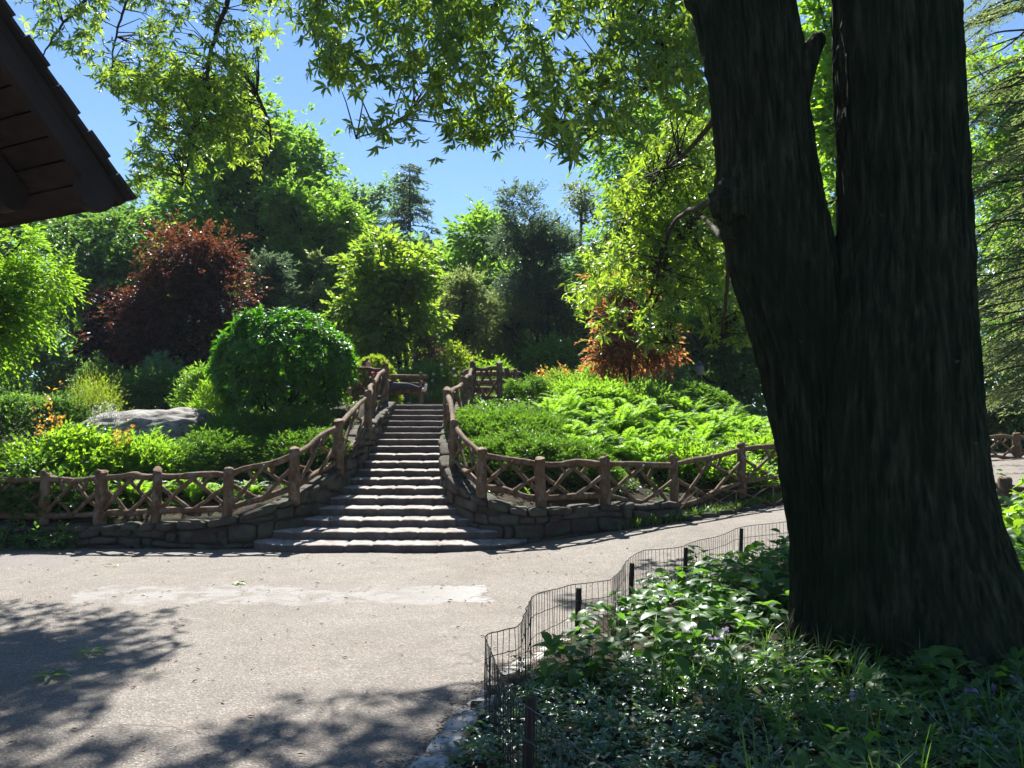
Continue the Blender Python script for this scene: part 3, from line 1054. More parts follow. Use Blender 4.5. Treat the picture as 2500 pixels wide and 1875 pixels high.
sL, sR = np.array([.9, 6.2, 7.9]), np.array([2.95, 5.6, 8.2])
bough_to([sL, at(1300, -160, 8.5), at(1150, -60, 9.6), at(1020, 60, 10.2), at(930, 190, 10.4), at(860, 262, 9.6), at(770, 300, 9.2)], .05, .008)
bough_to([at(1560, -250, 8), at(1450, -60, 9), at(1330, 80, 9.6), at(1240, 180, 10), at(1130, 250, 10.3), at(1040, 310, 10.4)], .042, .008)
bough_to([at(1500, -200, 8), at(1450, 20, 8.6), at(1420, 160, 8.6), at(1330, 250, 8.5), at(1230, 330, 8.4)], .03, .008)
bough_to([at(1300, -160, 8.5), at(1120, -140, 9.6), at(900, -80, 10), at(760, 20, 10.2), at(690, 120, 10)], .035, .008)
bough_to([at(1566, 455, 5.55), at(1530, 440, 7), at(1450, 490, 9), at(1405, 640, 10), at(1340, 720, 9.6)], .038, .008)
bough_to([at(1574, 510, 5.55), at(1560, 512, 7.5), at(1500, 470, 9.5), at(1440, 560, 10.5), at(1400, 680, 10), at(1280, 690, 9.4)], .032, .008)
bough_to([at(1560, 240, 5.6), at(1480, 330, 8), at(1420, 380, 10), at(1350, 470, 11)], .026, .008)
bough_to([at(1574, 500, 5.6), at(1570, 620, 8), at(1545, 740, 9.3), at(1440, 740, 9.2)], .026, .008)
bough_to([sL, at(900, -330, 10), at(560, -180, 11), at(490, 10, 11.4), at(455, 110, 11.4), at(440, 230, 11.2), at(415, 300, 11), at(395, 400, 10.8)], .055, .01)
bough_to([at(900, -330, 10), at(400, -250, 11), at(220, -40, 11.5), at(130, 60, 11.5), at(80, 140, 11.5)], .04, .008)
bough_to([at(400, -250, 11), at(300, -60, 11.8), at(250, 80, 12), at(240, 200, 12)], .03, .008)
bough_to([at(455, 110, 11.4), at(540, 180, 11), at(585, 290, 10.8), at(560, 380, 10.8)], .025, .008)
bough_to([sR, np.array([4.2, 6.8, 9.5]), np.array([5.8, 8.5, 10.4])], .16, .02)
bough_to([sR, np.array([2.2, 7.5, 9.8]), np.array([.8, 10.5, 10.8])], .05, .01)
bough_to([sR, np.array([3.6, 4.8, 9.5]), np.array([5.0, 4.2, 10.8])], .14, .02)
H = np.concatenate(hubs)
E = np.concatenate(CR)
for k, p in enumerate(E):
    dist = np.linalg.norm(H - p, axis=1)
    h = H[int(np.argmin(dist))]
    if dist.min() < .9:
        m_ = (h + p) / 2 + np.array([0, 0, .10 * dist.min()]) + rc.normal(size=3) * .05
        tube(bough, np.array([h, m_, p]), [.011, .007, .003], 4, False)
ax = nrm(rc.normal(size=(len(E), 3)) * .8 + np.array([0, -.1, -.15]))
for sub in range(3):
    off = rc.normal(size=E.shape) * .11 * (sub > 0)
    rosettes(crown, E + off, nrm(ax + rc.normal(size=E.shape) * .5), 7, .135, .036, rc, 1.15, .34, (T_B, F_L))
bough.build('bough', M['twig'], big, True)
crown.build('foliage', M['oak_leaf'], big, True)


# ------------------------------------------------------------------ tree makers
def lobes_of(r, c, rad, n, lr=(.26, .4), taper=0.0, zsq=.8):
    v = rvec(r, n) * r.uniform(.3, 1, (n, 1)) ** .6 * .9
    v[:, 2] = np.sort(v[:, 2])
    k = 1 - taper * (v[:, 2] + .8) / 1.6
    v[:, 0] *= k
    v[:, 1] *= k
    cc = np.asarray(c) + v * np.asarray(rad)
    m = float(np.mean(rad[:2]))
    q = r.uniform(*lr, n)[:, None] * m * np.array([[1, 1, zsq]])
    return cc, q


def lobe_twigs(r, cc, q, n, c0, shell=.5, down=.1, up=0.0):
    wgt = q.prod(1) ** .67
    i = r.choice(len(cc), n, p=wgt / wgt.sum())
    v = rvec(r, n)
    rad = (r.uniform(0, 1, n) ** .3)[:, None]
    O = cc[i] + v * q[i] * rad
    D = nrm(v + .6 * nrm(O - c0) + r.normal(size=(n, 3)) * .3 + np.array([0, 0, up - down]))
    return O, D


def tree(name, label, cat, d, cx, yt, yb, wpx, mat, n=1500, m=9, ln=.2, wd=.1, tl=.55, nl=26, seed=1, group=None, taper=.25, lr=(.17, .36), trunk_r=None,
         lean=0.0, bark='far_bark', depth=1.0, droop=.35, base=None, stems=1, up=0.0, tpl=(T_Q, F_Q), tilt=.55, zsq=.8, ground=None):
    """broad-leaved tree whose crown fills the pixel box cx +- wpx/2, yt..yb at depth d"""
    r = np.random.default_rng(seed)
    a, b = at(cx, yt, d), at(cx, yb, d)
    rx = wpx / 2 / F * d
    rz = (a[2] - b[2]) / 2
    c = np.array([a[0], d, (a[2] + b[2]) / 2])
    bx = c[0] + lean if base is None else at(base, 900, d)[0]
    bz = terr(bx, d) if ground is None else ground
    o = thing(name, label, cat, (bx, d, bz), group)
    cc, q = lobes_of(r, c, (rx, rx * depth, rz), int(nl * .8), lr, taper, zsq)
    O, D = lobe_twigs(r, cc, q, n, c - np.array([0, 0, rz * .4]), up=up)
    fo = MB()
    # airy crown: whole sprays missing here and there, a few long shoots past the outline
    hole = fbm(O * (1.5 / max(rx, 1.0)) * 1.6 + seed, 3, seed)
    kp = (hole > r.uniform(-.75, .25, n))
    O, D = O[kp], D[kp]
    n = len(O)
    O = O + D * (r.uniform(0, 1, (n, 1)) ** 6) * .28 * rx
    sprays(fo, O, D, tl * r.uniform(.6, 1.3, n), m, ln * 1.15, wd * 1.15, r, droop, .9, tilt, tpl)
    fo.build('foliage', M[mat], o)
    tr = MB()
    tr_r = trunk_r or max(.08, .045 * rx)
    for k in range(stems):
        bb = np.array([bx + (k - (stems - 1) / 2) * .35, d + .3 * ((k * 7) % 3 - 1) * (stems > 1), bz - .15])
        tp = c + np.array([(k - (stems - 1) / 2) * rx * .5, 0, rz * .55])
        ft = min(bb[2] + (c[2] - bb[2]) * .45, c[2])
        P = limb(tr, [bb, bb * .6 + np.array([c[0], d, 0]) * .4 * 1 + np.array([0, 0, ft - bb[2] * .6]), (c + tp) / 2, tp], tr_r, tr_r * .25, 26, 9)
        for cq in cc[k::max(stems, 1)]:
            i0 = int(np.clip(np.searchsorted(P[:, 2], cq[2] - .5 * np.linalg.norm(cq[:2] - c[:2]) - .2), 4, 23))
            mid = P[i0] * .5 + cq * .5 + np.array([0, 0, -.06 * rx]) + r.normal(size=3) * .08 * rx
            limb(tr, [P[i0], mid, cq, cq + (cq - mid) * .4], tr_r * .38, .012, 14, 5)
    tr.build('trunk', M[bark], o, True)
    return o


def spire(name, label, cat, d, cx, yt, wpx, mat, nb=90, seed=1, bare=.12, group=None, ln=.2, wd=.07, droop=.35, tw=10, power=.85, lift=0.0, start=None, bark='far_bark', twl=.5):
    """conifer: straight trunk, whorled branches, sprays along them"""
    r = np.random.default_rng(seed)
    a = at(cx, yt, d)
    bz = terr(a[0], d)
    Hh = a[2] - bz
    o = thing(name, label, cat, (a[0], d, bz), group)
    tr, fo = MB(), MB()
    rx = wpx / 2 / F * d
    t = np.linspace(0, 1, 20)
    P = np.c_[a[0] + .03 * np.sin(t * 5 + seed), np.full(20, d), bz - .2 + t * (Hh + .2)]
    tube(tr, P, .02 + .02 * Hh * (1 - t), 8)
    OO, DD = [], []
    for k in range(nb):
        h = bare + (1 - bare) * (k + r.uniform(0, 1)) / nb
        L = rx * ((1 - h) / (1 - bare)) ** power * r.uniform(.65, 1.15) + .12
        az = r.uniform(0, 2 * pi)
        s = np.array([a[0], d, bz + h * Hh])
        dv = np.array([cos(az), sin(az), lift])
        u = np.linspace(0, 1, 7)
        Q = s + dv * (L * u)[:, None] + np.array([0, 0, -droop * L])[None] * (u ** 2)[:, None]
        tube(tr, Q, np.linspace(.012 + .012 * L, .004, 7), 4, False)
        nn = max(3, int(tw * L / max(rx, .5)) + 3)
        for uu in r.uniform(.12, 1, nn):
            OO.append(s + dv * L * uu + np.array([0, 0, -droop * L * uu * uu]))
            sd = np.array([-dv[1], dv[0], 0]) * r.choice([-1, 1])
            DD.append(dv * r.uniform(.3, 1) + sd * r.uniform(.2, 1) + np.array([0, 0, r.uniform(-.35, .15)]))
    O, D = np.array(OO), nrm(np.array(DD))
    sprays(fo, O, D, twl * r.uniform(.5, 1.2, len(O)), 8, ln, wd, r, .3, .6, .5)
    tr.build('trunk', M[bark], o, True)
    fo.build('foliage', M[mat], o)
    return o


def mound(name, label, cat, x, y, rx, ry, h, mat, n=900, m=9, ln=.08, wd=.03, tl=.22, seed=1, group=None, base=None, droop=.2, rough=.25, pw=.5, under=.35, tpl=(T_Q, F_Q), up=.5, ang=.8, zoff=0.0, tilt=.5, stem_n=9, holes=False):
    """shrub: twigs over and under a lumpy dome that follows the ground"""
    r = np.random.default_rng(seed)
    a = r.uniform(0, 2 * pi, n)
    q = np.sqrt(r.uniform(0, 1, n))
    u, v = q * np.cos(a), q * np.sin(a)
    X, Y = x + u * rx, y + v * ry
    nz = fbm(np.c_[X, Y, X * 0] * (1.6 / max(min(rx, ry), .4)) + seed * 5.1, 3, seed)
    top = h * (1 - q ** 2.4) ** pw * (1 + rough * nz)
    lay = np.where(r.uniform(0, 1, n) < .62, r.uniform(.86, 1, n), r.uniform(under, 1, n))
    Zg = zg(X, Y) if base is None else np.full(n, base)
    O = np.c_[X, Y, Zg + zoff + top * lay]
    D = nrm(np.c_[u * 1.0, v * 1.0, np.full(n, up)] + r.normal(size=(n, 3)) * .35)
    z0 = float(zg(np.array([x]), np.array([y]))[0]) if base is None else base
    o = thing(name, label, cat, (x, y, z0), group)
    fo = MB()
    sprays(fo, O, D, tl * r.uniform(.6, 1.3, n), m, ln, wd, r, droop, ang, tilt, tpl)
    fo.build('foliage', M[mat], o)
    if stem_n:
        sm = MB()
        for k in range(stem_n):
            j = int(r.integers(n))
            e = O[j] * .85 + np.array([x, y, z0]) * .15
            tube(sm, curve([(x + r.normal() * .12 * rx, y + r.normal() * .12 * ry, z0 - .05), (np.array([x, y, z0]) + e) / 2 + np.array([0, 0, .1 * h]), e], 8), np.linspace(.02, .006, 8), 5)
        sm.build('stem', M['twig'], o, True)
    return o


# ------------------------------------------------------------------ trees, near to far
tree('leafy_tree', 'bright green tree with layered drooping leaves below the wooden eave', 'tree', 13.5, -35, 455, 870, 280, 'bright_leaf', 4800, 9, .09, .036, .38, 34, 31, taper=.05, lean=-1.2, lr=(.24, .4), droop=.55, zsq=.55, trunk_r=.08)
tree('copper_beech', 'round copper red tree glowing orange at its top, behind the clipped evergreen', 'tree', 25, 420, 495, 830, 370, 'red_leaf', 7500, 10, .10, .055, .36, 60, 32, taper=.62, lr=(.2, .34), stems=3, trunk_r=.12, base=425)
tree('purple_tree', 'low dark purple tree at the left foot of the copper red tree', 'tree', 26, 250, 640, 800, 170, 'purple_leaf', 1300, 9, .15, .08, .45, 18, 33, trunk_r=.12, base=310)
tree('maple_tree', 'yellow green maple behind the top of the stairs, left of centre', 'tree', 27, 845, 512, 800, 235, 'maple_leaf', 2000, 9, .19, .11, .5, 42, 34, taper=.15, stems=2, zsq=.42, lr=(.16, .36), trunk_r=.09, base=890)
tree('red_maple', 'small orange red maple behind the fern bed, below the hanging bright boughs', 'tree', 22, 1358, 585, 815, 235, 'maple_red', 1700, 9, .13, .06, .4, 30, 35, taper=.55, lr=(.12, .28), trunk_r=.05, zsq=.6, base=1362)
tree('broad_tree', 'big light green broadleaf tree on the left, its dark limbs showing', 'tree', 36, 560, 225, 640, 420, 'mid_leaf', 4200, 10, .26, .13, .7, 46, 36, taper=.3, trunk_r=.28)
tree('broad_tree', 'mid green tree filling the gap between the light green tree and the maple', 'tree', 33, 680, 355, 800, 260, 'mid_leaf', 3000, 9, .22, .11, .6, 26, 37, taper=.4, trunk_r=.16)
tree('shade_tree', 'dark green layered tree behind the bright drooping one, far left', 'tree', 32, 210, 420, 800, 280, 'dark_leaf', 2400, 9, .22, .11, .7, 26, 38, zsq=.45, trunk_r=.2)
tree('yew_tree', 'dark narrow evergreen just right of the copper red tree', 'tree', 27, 590, 520, 800, 110, 'needle', 1300, 9, .14, .05, .4, 22, 39, taper=.6, up=.7, trunk_r=.1)
tree('yew_tree', 'olive evergreen with feathery tips between copper tree and maple', 'tree', 29, 680, 540, 800, 110, 'olive_needle', 1100, 9, .14, .05, .4, 20, 40, taper=.6, up=.7, trunk_r=.1)
tree('far_tree', 'distant open tree with a bare slanting limb left of the spire', 'tree', 55, 770, 355, 600, 220, 'blue_leaf', 1900, 9, .32, .16, .8, 22, 41, trunk_r=.2, zsq=.5, taper=.1)
spire('hemlock_tree', 'tall pointed conifer spire standing against the sky at centre', 'tree', 48, 885, 352, 330, 'needle', 170, 42, ln=.34, wd=.11, tw=15, twl=.8, droop=.2)
tree('far_tree', 'hazy rounded trees right of the spire at the skyline dip', 'tree', 58, 1015, 455, 720, 190, 'blue_leaf', 2300, 9, .34, .17, .9, 22, 43, trunk_r=.2)
tree('far_tree', 'hazy tree behind the right shoulder of the conifer spire', 'tree', 54, 935, 520, 780, 180, 'blue_leaf', 1500, 9, .32, .15, .9, 20, 44, trunk_r=.2)
tree('juniper_tree', 'tall grey green cedar with a pointed top and slanting trunks', 'tree', 33, 1150, 380, 770, 250, 'needle', 5200, 9, .14, .055, .5, 44, 45, taper=.6, lr=(.14, .3), up=.6, stems=3, trunk_r=.13, base=1195)
tree('juniper_tree', 'olive grey juniper left of the tall cedar, leaning trunk bare below', 'tree', 30, 1010, 570, 770, 150, 'olive_needle', 1900, 9, .16, .05, .5, 26, 46, taper=.3, up=.5, trunk_r=.14, base=985, stems=2)
tree('juniper_tree', 'low olive juniper between the leaning trunk and the cedar', 'tree', 31, 1105, 640, 800, 130, 'olive_needle', 1300, 9, .16, .05, .5, 22, 47, taper=.3, up=.4, trunk_r=.15, base=1145)
tree('thin_tree', 'tall thin dark tree with open top beside the hanging boughs', 'tree', 38, 1255, 345, 620, 90, 'olive_needle', 520, 8, .2, .08, .6, 14, 48, trunk_r=.13, taper=.2, zsq=.5)
tree('broad_tree', 'deep green tree behind the bright hanging boughs on the right', 'tree', 32, 1460, 190, 780, 400, 'mid_leaf', 4200, 10, .24, .12, .7, 46, 49, taper=.2, trunk_r=.22)
tree('shade_tree', 'dark tree in deep shade behind the red maple, near the twin trunk', 'tree', 29, 1560, 560, 860, 240, 'dark_leaf', 2200, 9, .2, .1, .6, 26, 50, trunk_r=.16)
tree('shade_tree', 'dark low tree left of the red maple, behind the cedar trunks', 'tree', 36, 1270, 560, 830, 170, 'dark_leaf', 1500, 9, .22, .1, .6, 20, 51, trunk_r=.12)
tree('leafy_tree', 'sunlit green tree seen in the gap between the two big trunks', 'tree', 16, 1800, -60, 600, 190, 'bright_leaf', 1000, 9, .17, .08, .55, 24, 52, trunk_r=.12, ground=1.5)
tree('leafy_tree', 'yellow green tree behind the hemlock at the right frame edge', 'tree', 26, 2200, 30, 700, 330, 'bright_leaf', 2800, 9, .2, .1, .6, 32, 53, trunk_r=.16, ground=1.8)
tree('shade_tree', 'dark shrubby tree behind the far path at the right edge', 'tree', 24, 2190, 650, 1050, 300, 'dark_leaf', 2400, 9, .18, .09, .55, 28, 54, trunk_r=.12, ground=1.5)


def hemlock_near():
    r = np.random.default_rng(60)
    d = 12.0
    x0 = at(2290, 900, d)[0]
    o = thing('hemlock_tree', 'hemlock with long flat branches and lacy needles right of the big trunk', 'tree', (x0, d, 1.0))
    tr, fo = MB(), MB()
    tube(tr, np.array([(x0, d, .8), (x0 + .05, d, 4), (x0, d, 9.5)]), [.18, .15, .05], 10)
    OO, DD = [], []
    for k in range(135):
        z = r.uniform(2.2, 9.2)
        az = r.uniform(pi * .55, pi * 1.6)
        L = r.uniform(1.0, 2.1)
        dv = np.array([cos(az), sin(az) * .9, r.uniform(-.05, .12)])
        u = np.linspace(0, 1, 9)
        s = np.array([x0, d, z])
        wob = r.normal(size=3) * .08
        Q = s + dv * (L * u)[:, None] + np.array([0, 0, -.3 * L]) * (u ** 2)[:, None] + wob * np.sin(u * 5)[:, None]
        tube(tr, Q, np.linspace(.018, .004, 9), 5, False)
        for uu in r.uniform(.25, 1, 26):
            OO.append(s + dv * L * uu + np.array([0, 0, -.3 * L * uu * uu]) + wob * sin(uu * 5))
            sd = np.array([-dv[1], dv[0], 0]) * r.choice([-1, 1])
            DD.append(dv * r.uniform(.3, .9) + sd * r.uniform(.3, 1) + np.array([0, 0, r.uniform(-.3, .05)]))
    O, D = np.array(OO), nrm(np.array(DD))
    sprays(fo, O, D, .34 * r.uniform(.5, 1.2, len(O)), 12, .055, .018, r, .25, .8, .35)
    tr.build('trunk', M['twig'], o, True)
    fo.build('foliage', M['olive_needle'], o)


hemlock_near()
spire('hemlock_tree', 'second, larger hemlock deeper in the shade behind the near one, far right', 'tree', 17, 2330, -250, 620, 'olive_needle', 230, 61, ln=.12, wd=.04, tw=22, droop=.3)
# rows of further trees closing the view behind the garden
rb = np.random.default_rng(70)
k = 0
for (d, y0, y1, xs) in ((44, 560, 640, range(-580, 2300, 130)), (62, 520, 600, range(-700, 2350, 150))):
    for px in xs:
        px = px + rb.uniform(-30, 30)
        top = np.interp(px, [-100, 200, 500, 700, 850, 960, 1100, 1250, 1500, 2300], [380, 390, 320, 410, 500, 485, 450, 420, 320, 200]) + rb.uniform(-20, 50)
        mt = ['dark_leaf', 'mid_leaf', 'blue_leaf'][int(rb.integers(3))] if d < 50 else 'blue_leaf'
        tree('background_tree', 'distant green tree in the woods closing the view behind the garden', 'tree', d + rb.uniform(-3, 3), px, top, 830, rb.uniform(170, 240), mt, 900, 8, .4, .2, 1.0, 16, 100 + k, 'trees of the woods behind the garden', trunk_r=.2)
        k += 1
# low dark understorey closing the gaps between the trunks
for i, px in enumerate(list(range(-120, 1800, 100)) + list(range(-150, 2300, 110))):
    d = (30 if i < 20 else 41) + rb.uniform(0, 5)
    c_ = at(px, 840, d)
    mound('understorey_bush', 'dark low bush in shade between the garden trees', 'bush', c_[0], d, 2.0, 1.2, rb.uniform(1.6, 2.8) + (1.6 if i >= 20 else 0), ['dark_leaf', 'mid_leaf'][i % 2], n=420, m=8, ln=.22, wd=.11, tl=.5, seed=200 + i, group='bushes under the garden trees', stem_n=0)# 8, .2, .1, .5, 200 + i, 'bushes under the garden trees', stem_n=0)


# ------------------------------------------------------------------ shrubs and beds
def laurel():
    r = np.random.default_rng(80)
    d = 16.4
    c = at(612, 815, d)
    x, z0 = c[0], terr(c[0], d)
    rx, rz = 141 / F * d, (at(612, 680, d)[2] - at(612, 880, d)[2]) * .56
    cz = at(612, 680, d)[2] - rz
    o = thing('rhododendron', 'large round evergreen shrub with glossy whorled leaves left of the stairs', 'shrub', (x, d, z0))
    n = 1900
    v = rvec(r, n)
    v = v[v[:, 2] > -.75]
    n = len(v)
    rad = np.where(r.uniform(0, 1, n) < .7, r.uniform(.93, 1.02, n), r.uniform(.6, 1, n))
    lump = 1 + .08 * fbm(v * 2.6, 3, 5) + .07 * r.uniform(0, 1, (len(v))) ** 9
    O = np.array([x, d, cz]) + v * (rad * lump)[:, None] * np.array([rx, rx, rz])
    keep = (O[:, 2] > z0 + .35 + .25 * vnoise(O * 2.2, 3)) & ((v[:, 2] > -.15) | (r.uniform(0, 1, n) < .55))
    O, v = O[keep], v[keep]
    fo = MB()
    rosettes(fo, O, nrm(v + np.array([0, 0, .45]) + r.normal(size=O.shape) * .25), 7, .2, .062, r, .95, .08, (T_L, F_L))
    fo.build('foliage', M['laurel'], o)
    sm = MB()
    for k in range(16):
        e = O[int(r.integers(len(O)))] * .8 + np.array([x, d, cz]) * .2
        b = np.array([x + r.normal() * .35, d + r.normal() * .3, z0 - .1])
        tube(sm, curve([b, b * .6 + e * .4 + r.normal(size=3) * .06, e], 12), np.linspace(.035, .01, 12), 6)
    sm.build('stem', M['twig'], o, True)


laurel()


def mpx(name, label, cat, px, ytop, d, wpx, mat, dep=.8, **kw):
    """mound placed by its centre column, top row, depth and width in pixels"""
    c = at(px, ytop, d)
    rx = wpx / 2 / F * d
    h = max(.15, c[2] - terr(c[0], d))
    return mound(name, label, cat, c[0], d, rx, rx * dep, h, mat, **kw)


mpx('clipped_yew', 'smooth clipped yellow green dome behind the left landing railing', 'shrub', 806, 775, 21, 112, 'lime_leaf', 1.0, n=2600, m=7, ln=.07, wd=.03, tl=.12, seed=301, rough=.03, pw=.6, stem_n=0, up=.8)
mpx('clipped_box', 'smooth dark green clipped dome at the far side of the ferns', 'shrub', 1510, 838, 20, 190, 'yew', .9, n=2600, m=7, ln=.08, wd=.035, tl=.14, seed=302, rough=.04, pw=.6, stem_n=0, up=.8)
mpx('spreading_yew', 'low dark spreading yew below the round evergreen, left of the stairs', 'shrub', 560, 905, 15.0, 330, 'yew', .5, n=2600, m=9, ln=.08, wd=.022, tl=.24, seed=303, rough=.35, up=.25)
mpx('spreading_yew', 'small spreading yew behind the left log fence', 'shrub', 450, 962, 13.6, 290, 'yew', .45, n=2000, m=9, ln=.07, wd=.02, tl=.22, seed=304, rough=.35, up=.25)
mpx('spreading_yew', 'dark yew patch touching the left railing beside the lit stone coping', 'shrub', 640, 950, 13.6, 190, 'yew', .5, n=1500, m=9, ln=.07, wd=.02, tl=.22, seed=305, rough=.35, up=.25)
mpx('spreading_yew', 'wide layered green yew right of the stairs behind the log railing', 'shrub', 1120, 905, 15.0, 290, 'yew', .75, n=4200, m=9, ln=.08, wd=.024, tl=.24, seed=306, rough=.3, up=.3)
mpx('spreading_yew', 'layered yew hanging low over the right log fence', 'shrub', 1165, 950, 13.3, 330, 'yew', .4, n=2600, m=9, ln=.07, wd=.022, tl=.22, seed=307, rough=.35, up=.3)
mpx('spreading_yew', 'small yew at the right landing post, above the wide yew', 'shrub', 1140, 830, 18.6, 120, 'yew', .6, n=1000, m=9, ln=.07, wd=.022, tl=.2, seed=308, rough=.3, up=.35)


# ostrich ferns
def fern_mesh(seed):
    r = np.random.default_rng(seed)
    mb = MB()
    for k in range(9):
        az = k * 2.4 + r.uniform(-.3, .3)
        L = r.uniform(.6, .85)
        el = r.uniform(.85, 1.25)
        n = 26
        s = np.linspace(0, 1, n)
        ang = el - 1.25 * s ** 2.2
        rr = np.r_[0, np.cumsum(np.cos(ang[:-1]))] * L / n
        zz = np.r_[0, np.cumsum(np.sin(ang[:-1]))] * L / n
        hx = np.array([cos(az), sin(az), 0])
        P = hx * rr[:, None] + np.array([0, 0, 1.]) * zz[:, None]
        T = nrm(np.gradient(P, axis=0))
        Sd = np.array([-sin(az), cos(az), 0])
        Nn = np.cross(T, Sd) * -1
        tube(mb, P[::5], np.linspace(.006, .002, len(P[::5])), 4, False)
        w = .16 * np.sin(pi * np.clip(s * .95 + .05, 0, 1) ** .8) ** .9 + .008
        idx = np.arange(2, n)
        for sg in (1, -1):
            D = Sd * sg * .9 + T[idx] * .45 + np.array([0, 0, -.1]) + r.normal(size=(len(idx), 3)) * .06
            leaves(mb, P[idx], D, Nn[idx] + r.normal(size=(len(idx), 3)) * .15, w[idx] * L / .75, .036)
    return mb.mesh('fern', M['fern_leaf'])


FM = [fern_mesh(400 + i) for i in range(5)]
rf = np.random.default_rng(401)


def ferns(poly, n, lab, grp, smin=.8, smax=1.3):
    poly = np.array(poly, float)
    lo, hi = poly.min(0), poly.max(0)
    k = 0
    placed = []
    while k < n:
        p = rf.uniform(lo, hi)
        if not inpoly(p[None], poly)[0] or any((p[0] - a) ** 2 + (p[1] - b) ** 2 < .06 for a, b in placed):
            if rf.uniform() > .02:
                continue
        placed.append(tuple(p))
        o = bpy.data.objects.new('fern', FM[k % 5])
        C.objects.link(o)
        o.location = (p[0], p[1], terr(p[0], p[1]) - .02)
        s = rf.uniform(smin, smax)
        o.scale = (s, s, s * rf.uniform(.85, 1.1))
        o.rotation_euler = (rf.uniform(-.12, .12), rf.uniform(-.12, .12), rf.uniform(0, 6.28))
        tag(o, lab, 'fern', grp)
        k += 1


ferns([(.3, 15.3), (1.5, 14.0), (3.4, 14.3), (5.0, 15.4), (6.6, 17.5), (7.0, 19.2), (4.5, 19.6), (1.3, 18.6)], 120, 'bright green feathery fern in the sunny bed right of the stairs', 'ferns in the bed right of the stairs', .75, 1.2)
ferns([(-8.6, 12.6), (-5.2, 12.5), (-4.3, 14.0), (-4.6, 15.4), (-6.5, 15.2), (-8.6, 14.2)], 64, 'bright green fern in the left bed below the grey rock', 'ferns below the rock on the left', .6, .95)
ferns([(-5.2, 12.35), (-3.9, 12.4), (-4.0, 12.7), (-5.1, 12.8)], 6, 'small fern showing through the lattice of the left log fence', 'ferns behind the left lattice', .5, .7)
mpx('leafy_shrub', 'lush light green perennial clump among the ferns near the red maple', 'plant', 1280, 850, 18.5, 150, 'fern_leaf', .6, n=700, m=9, ln=.12, wd=.04, tl=.4, seed=320, rough=.3, up=1.0)
mpx('leafy_shrub', 'pale green bushy perennial at the left end of the dark clipped dome', 'plant', 1410, 855, 18.8, 120, 'mid_leaf', .7, n=600, m=9, ln=.1, wd=.03, tl=.4, seed=321, rough=.3, up=1.0)
mpx('leafy_shrub', 'sprawling rose bush with light leaves over the right log fence', 'shrub', 1510, 990, 14.7, 290, 'bright_leaf', .45, n=1300, m=9, ln=.08, wd=.045, tl=.35, seed=322, rough=.4, up=.7)
mpx('leafy_shrub', 'tangled bush beside the twin trunk behind the right log fence', 'shrub', 1665, 965, 16.0, 190, 'bright_leaf', .6, n=1000, m=9, ln=.08, wd=.045, tl=.35, seed=323, rough=.4, up=.7)
# left bed
mpx('rose_bush', 'yellow green rose bush with orange young shoots at the far left fence', 'shrub', 110, 965, 13.0, 300, 'bright_leaf', .5, n=1900, m=9, ln=.085, wd=.05, tl=.35, seed=324, rough=.4, up=.8)
mpx('rose_bush', 'dark leafy climber spilling over the left end of the log fence', 'shrub', 60, 1030, 12.15, 330, 'yew', .2, n=900, m=9, ln=.07, wd=.045, tl=.3, seed=325, rough=.5, up=.5)
mpx('rose_bush', 'bush with orange red shoot tips between climber and grey rock', 'shrub', 245, 962, 13.2, 130, 'orange_leaf', .6, n=45, m=7, ln=.075, wd=.045, tl=.3, seed=326, rough=.5, up=1.1, under=.8)
mpx('rose_bush', 'tall bronze shoots rising above the far left rose bush', 'shrub', 100, 925, 13.2, 90, 'orange_leaf', .6, n=30, m=7, ln=.08, wd=.05, tl=.4, seed=327, rough=.5, up=1.3, under=.8)
mpx('leafy_shrub', 'bright lime green perennials between the rose bush and the dark yew', 'plant', 285, 968, 13.4, 190, 'fern_leaf', .6, n=900, m=9, ln=.1, wd=.03, tl=.35, seed=343, rough=.4, up=1.2)
mpx('broom_bush', 'upright yellow green broom bush left of the grey rock', 'shrub', 205, 850, 17.5, 85, 'lime_leaf', .8, n=420, m=14, ln=.07, wd=.012, tl=.6, seed=328, rough=.15, up=1.8, ang=.25, under=.1, droop=.05)
mpx('garden_shrub', 'dark flat juniper carpet behind the broom bush', 'shrub', 330, 826, 21, 330, 'dark_leaf', .4, n=1300, m=9, ln=.12, wd=.04, tl=.35, seed=329, rough=.35)
mpx('garden_shrub', 'dark hedge under the bright drooping tree at the left edge', 'shrub', 60, 880, 17, 260, 'dark_leaf', .5, n=1200, m=9, ln=.1, wd=.04, tl=.3, seed=330, rough=.3)
mpx('garden_shrub', 'light green leafy clump between the grey rock and the round evergreen', 'shrub', 445, 812, 18.5, 100, 'mid_leaf', .7, n=600, m=9, ln=.1, wd=.035, tl=.35, seed=331, rough=.35, up=1.0)
mpx('garden_shrub', 'bright weedy plants at the right edge of the grey rock', 'plant', 460, 862, 16.4, 120, 'bright_leaf', .6, n=500, m=9, ln=.09, wd=.03, tl=.3, seed=332, rough=.4, up=1.0)
mpx('garden_shrub', 'blue green rounded shrub in shade under the copper red tree', 'shrub', 350, 775, 22, 90, 'blue_leaf', .9, n=600, m=9, ln=.1, wd=.04, tl=.3, seed=333, rough=.2)
mpx('garden_shrub', 'mid green bush left of the blue green rounded shrub', 'shrub', 230, 795, 22, 120, 'dark_leaf', .7, n=600, m=9, ln=.11, wd=.05, tl=.3, seed=334, rough=.3)
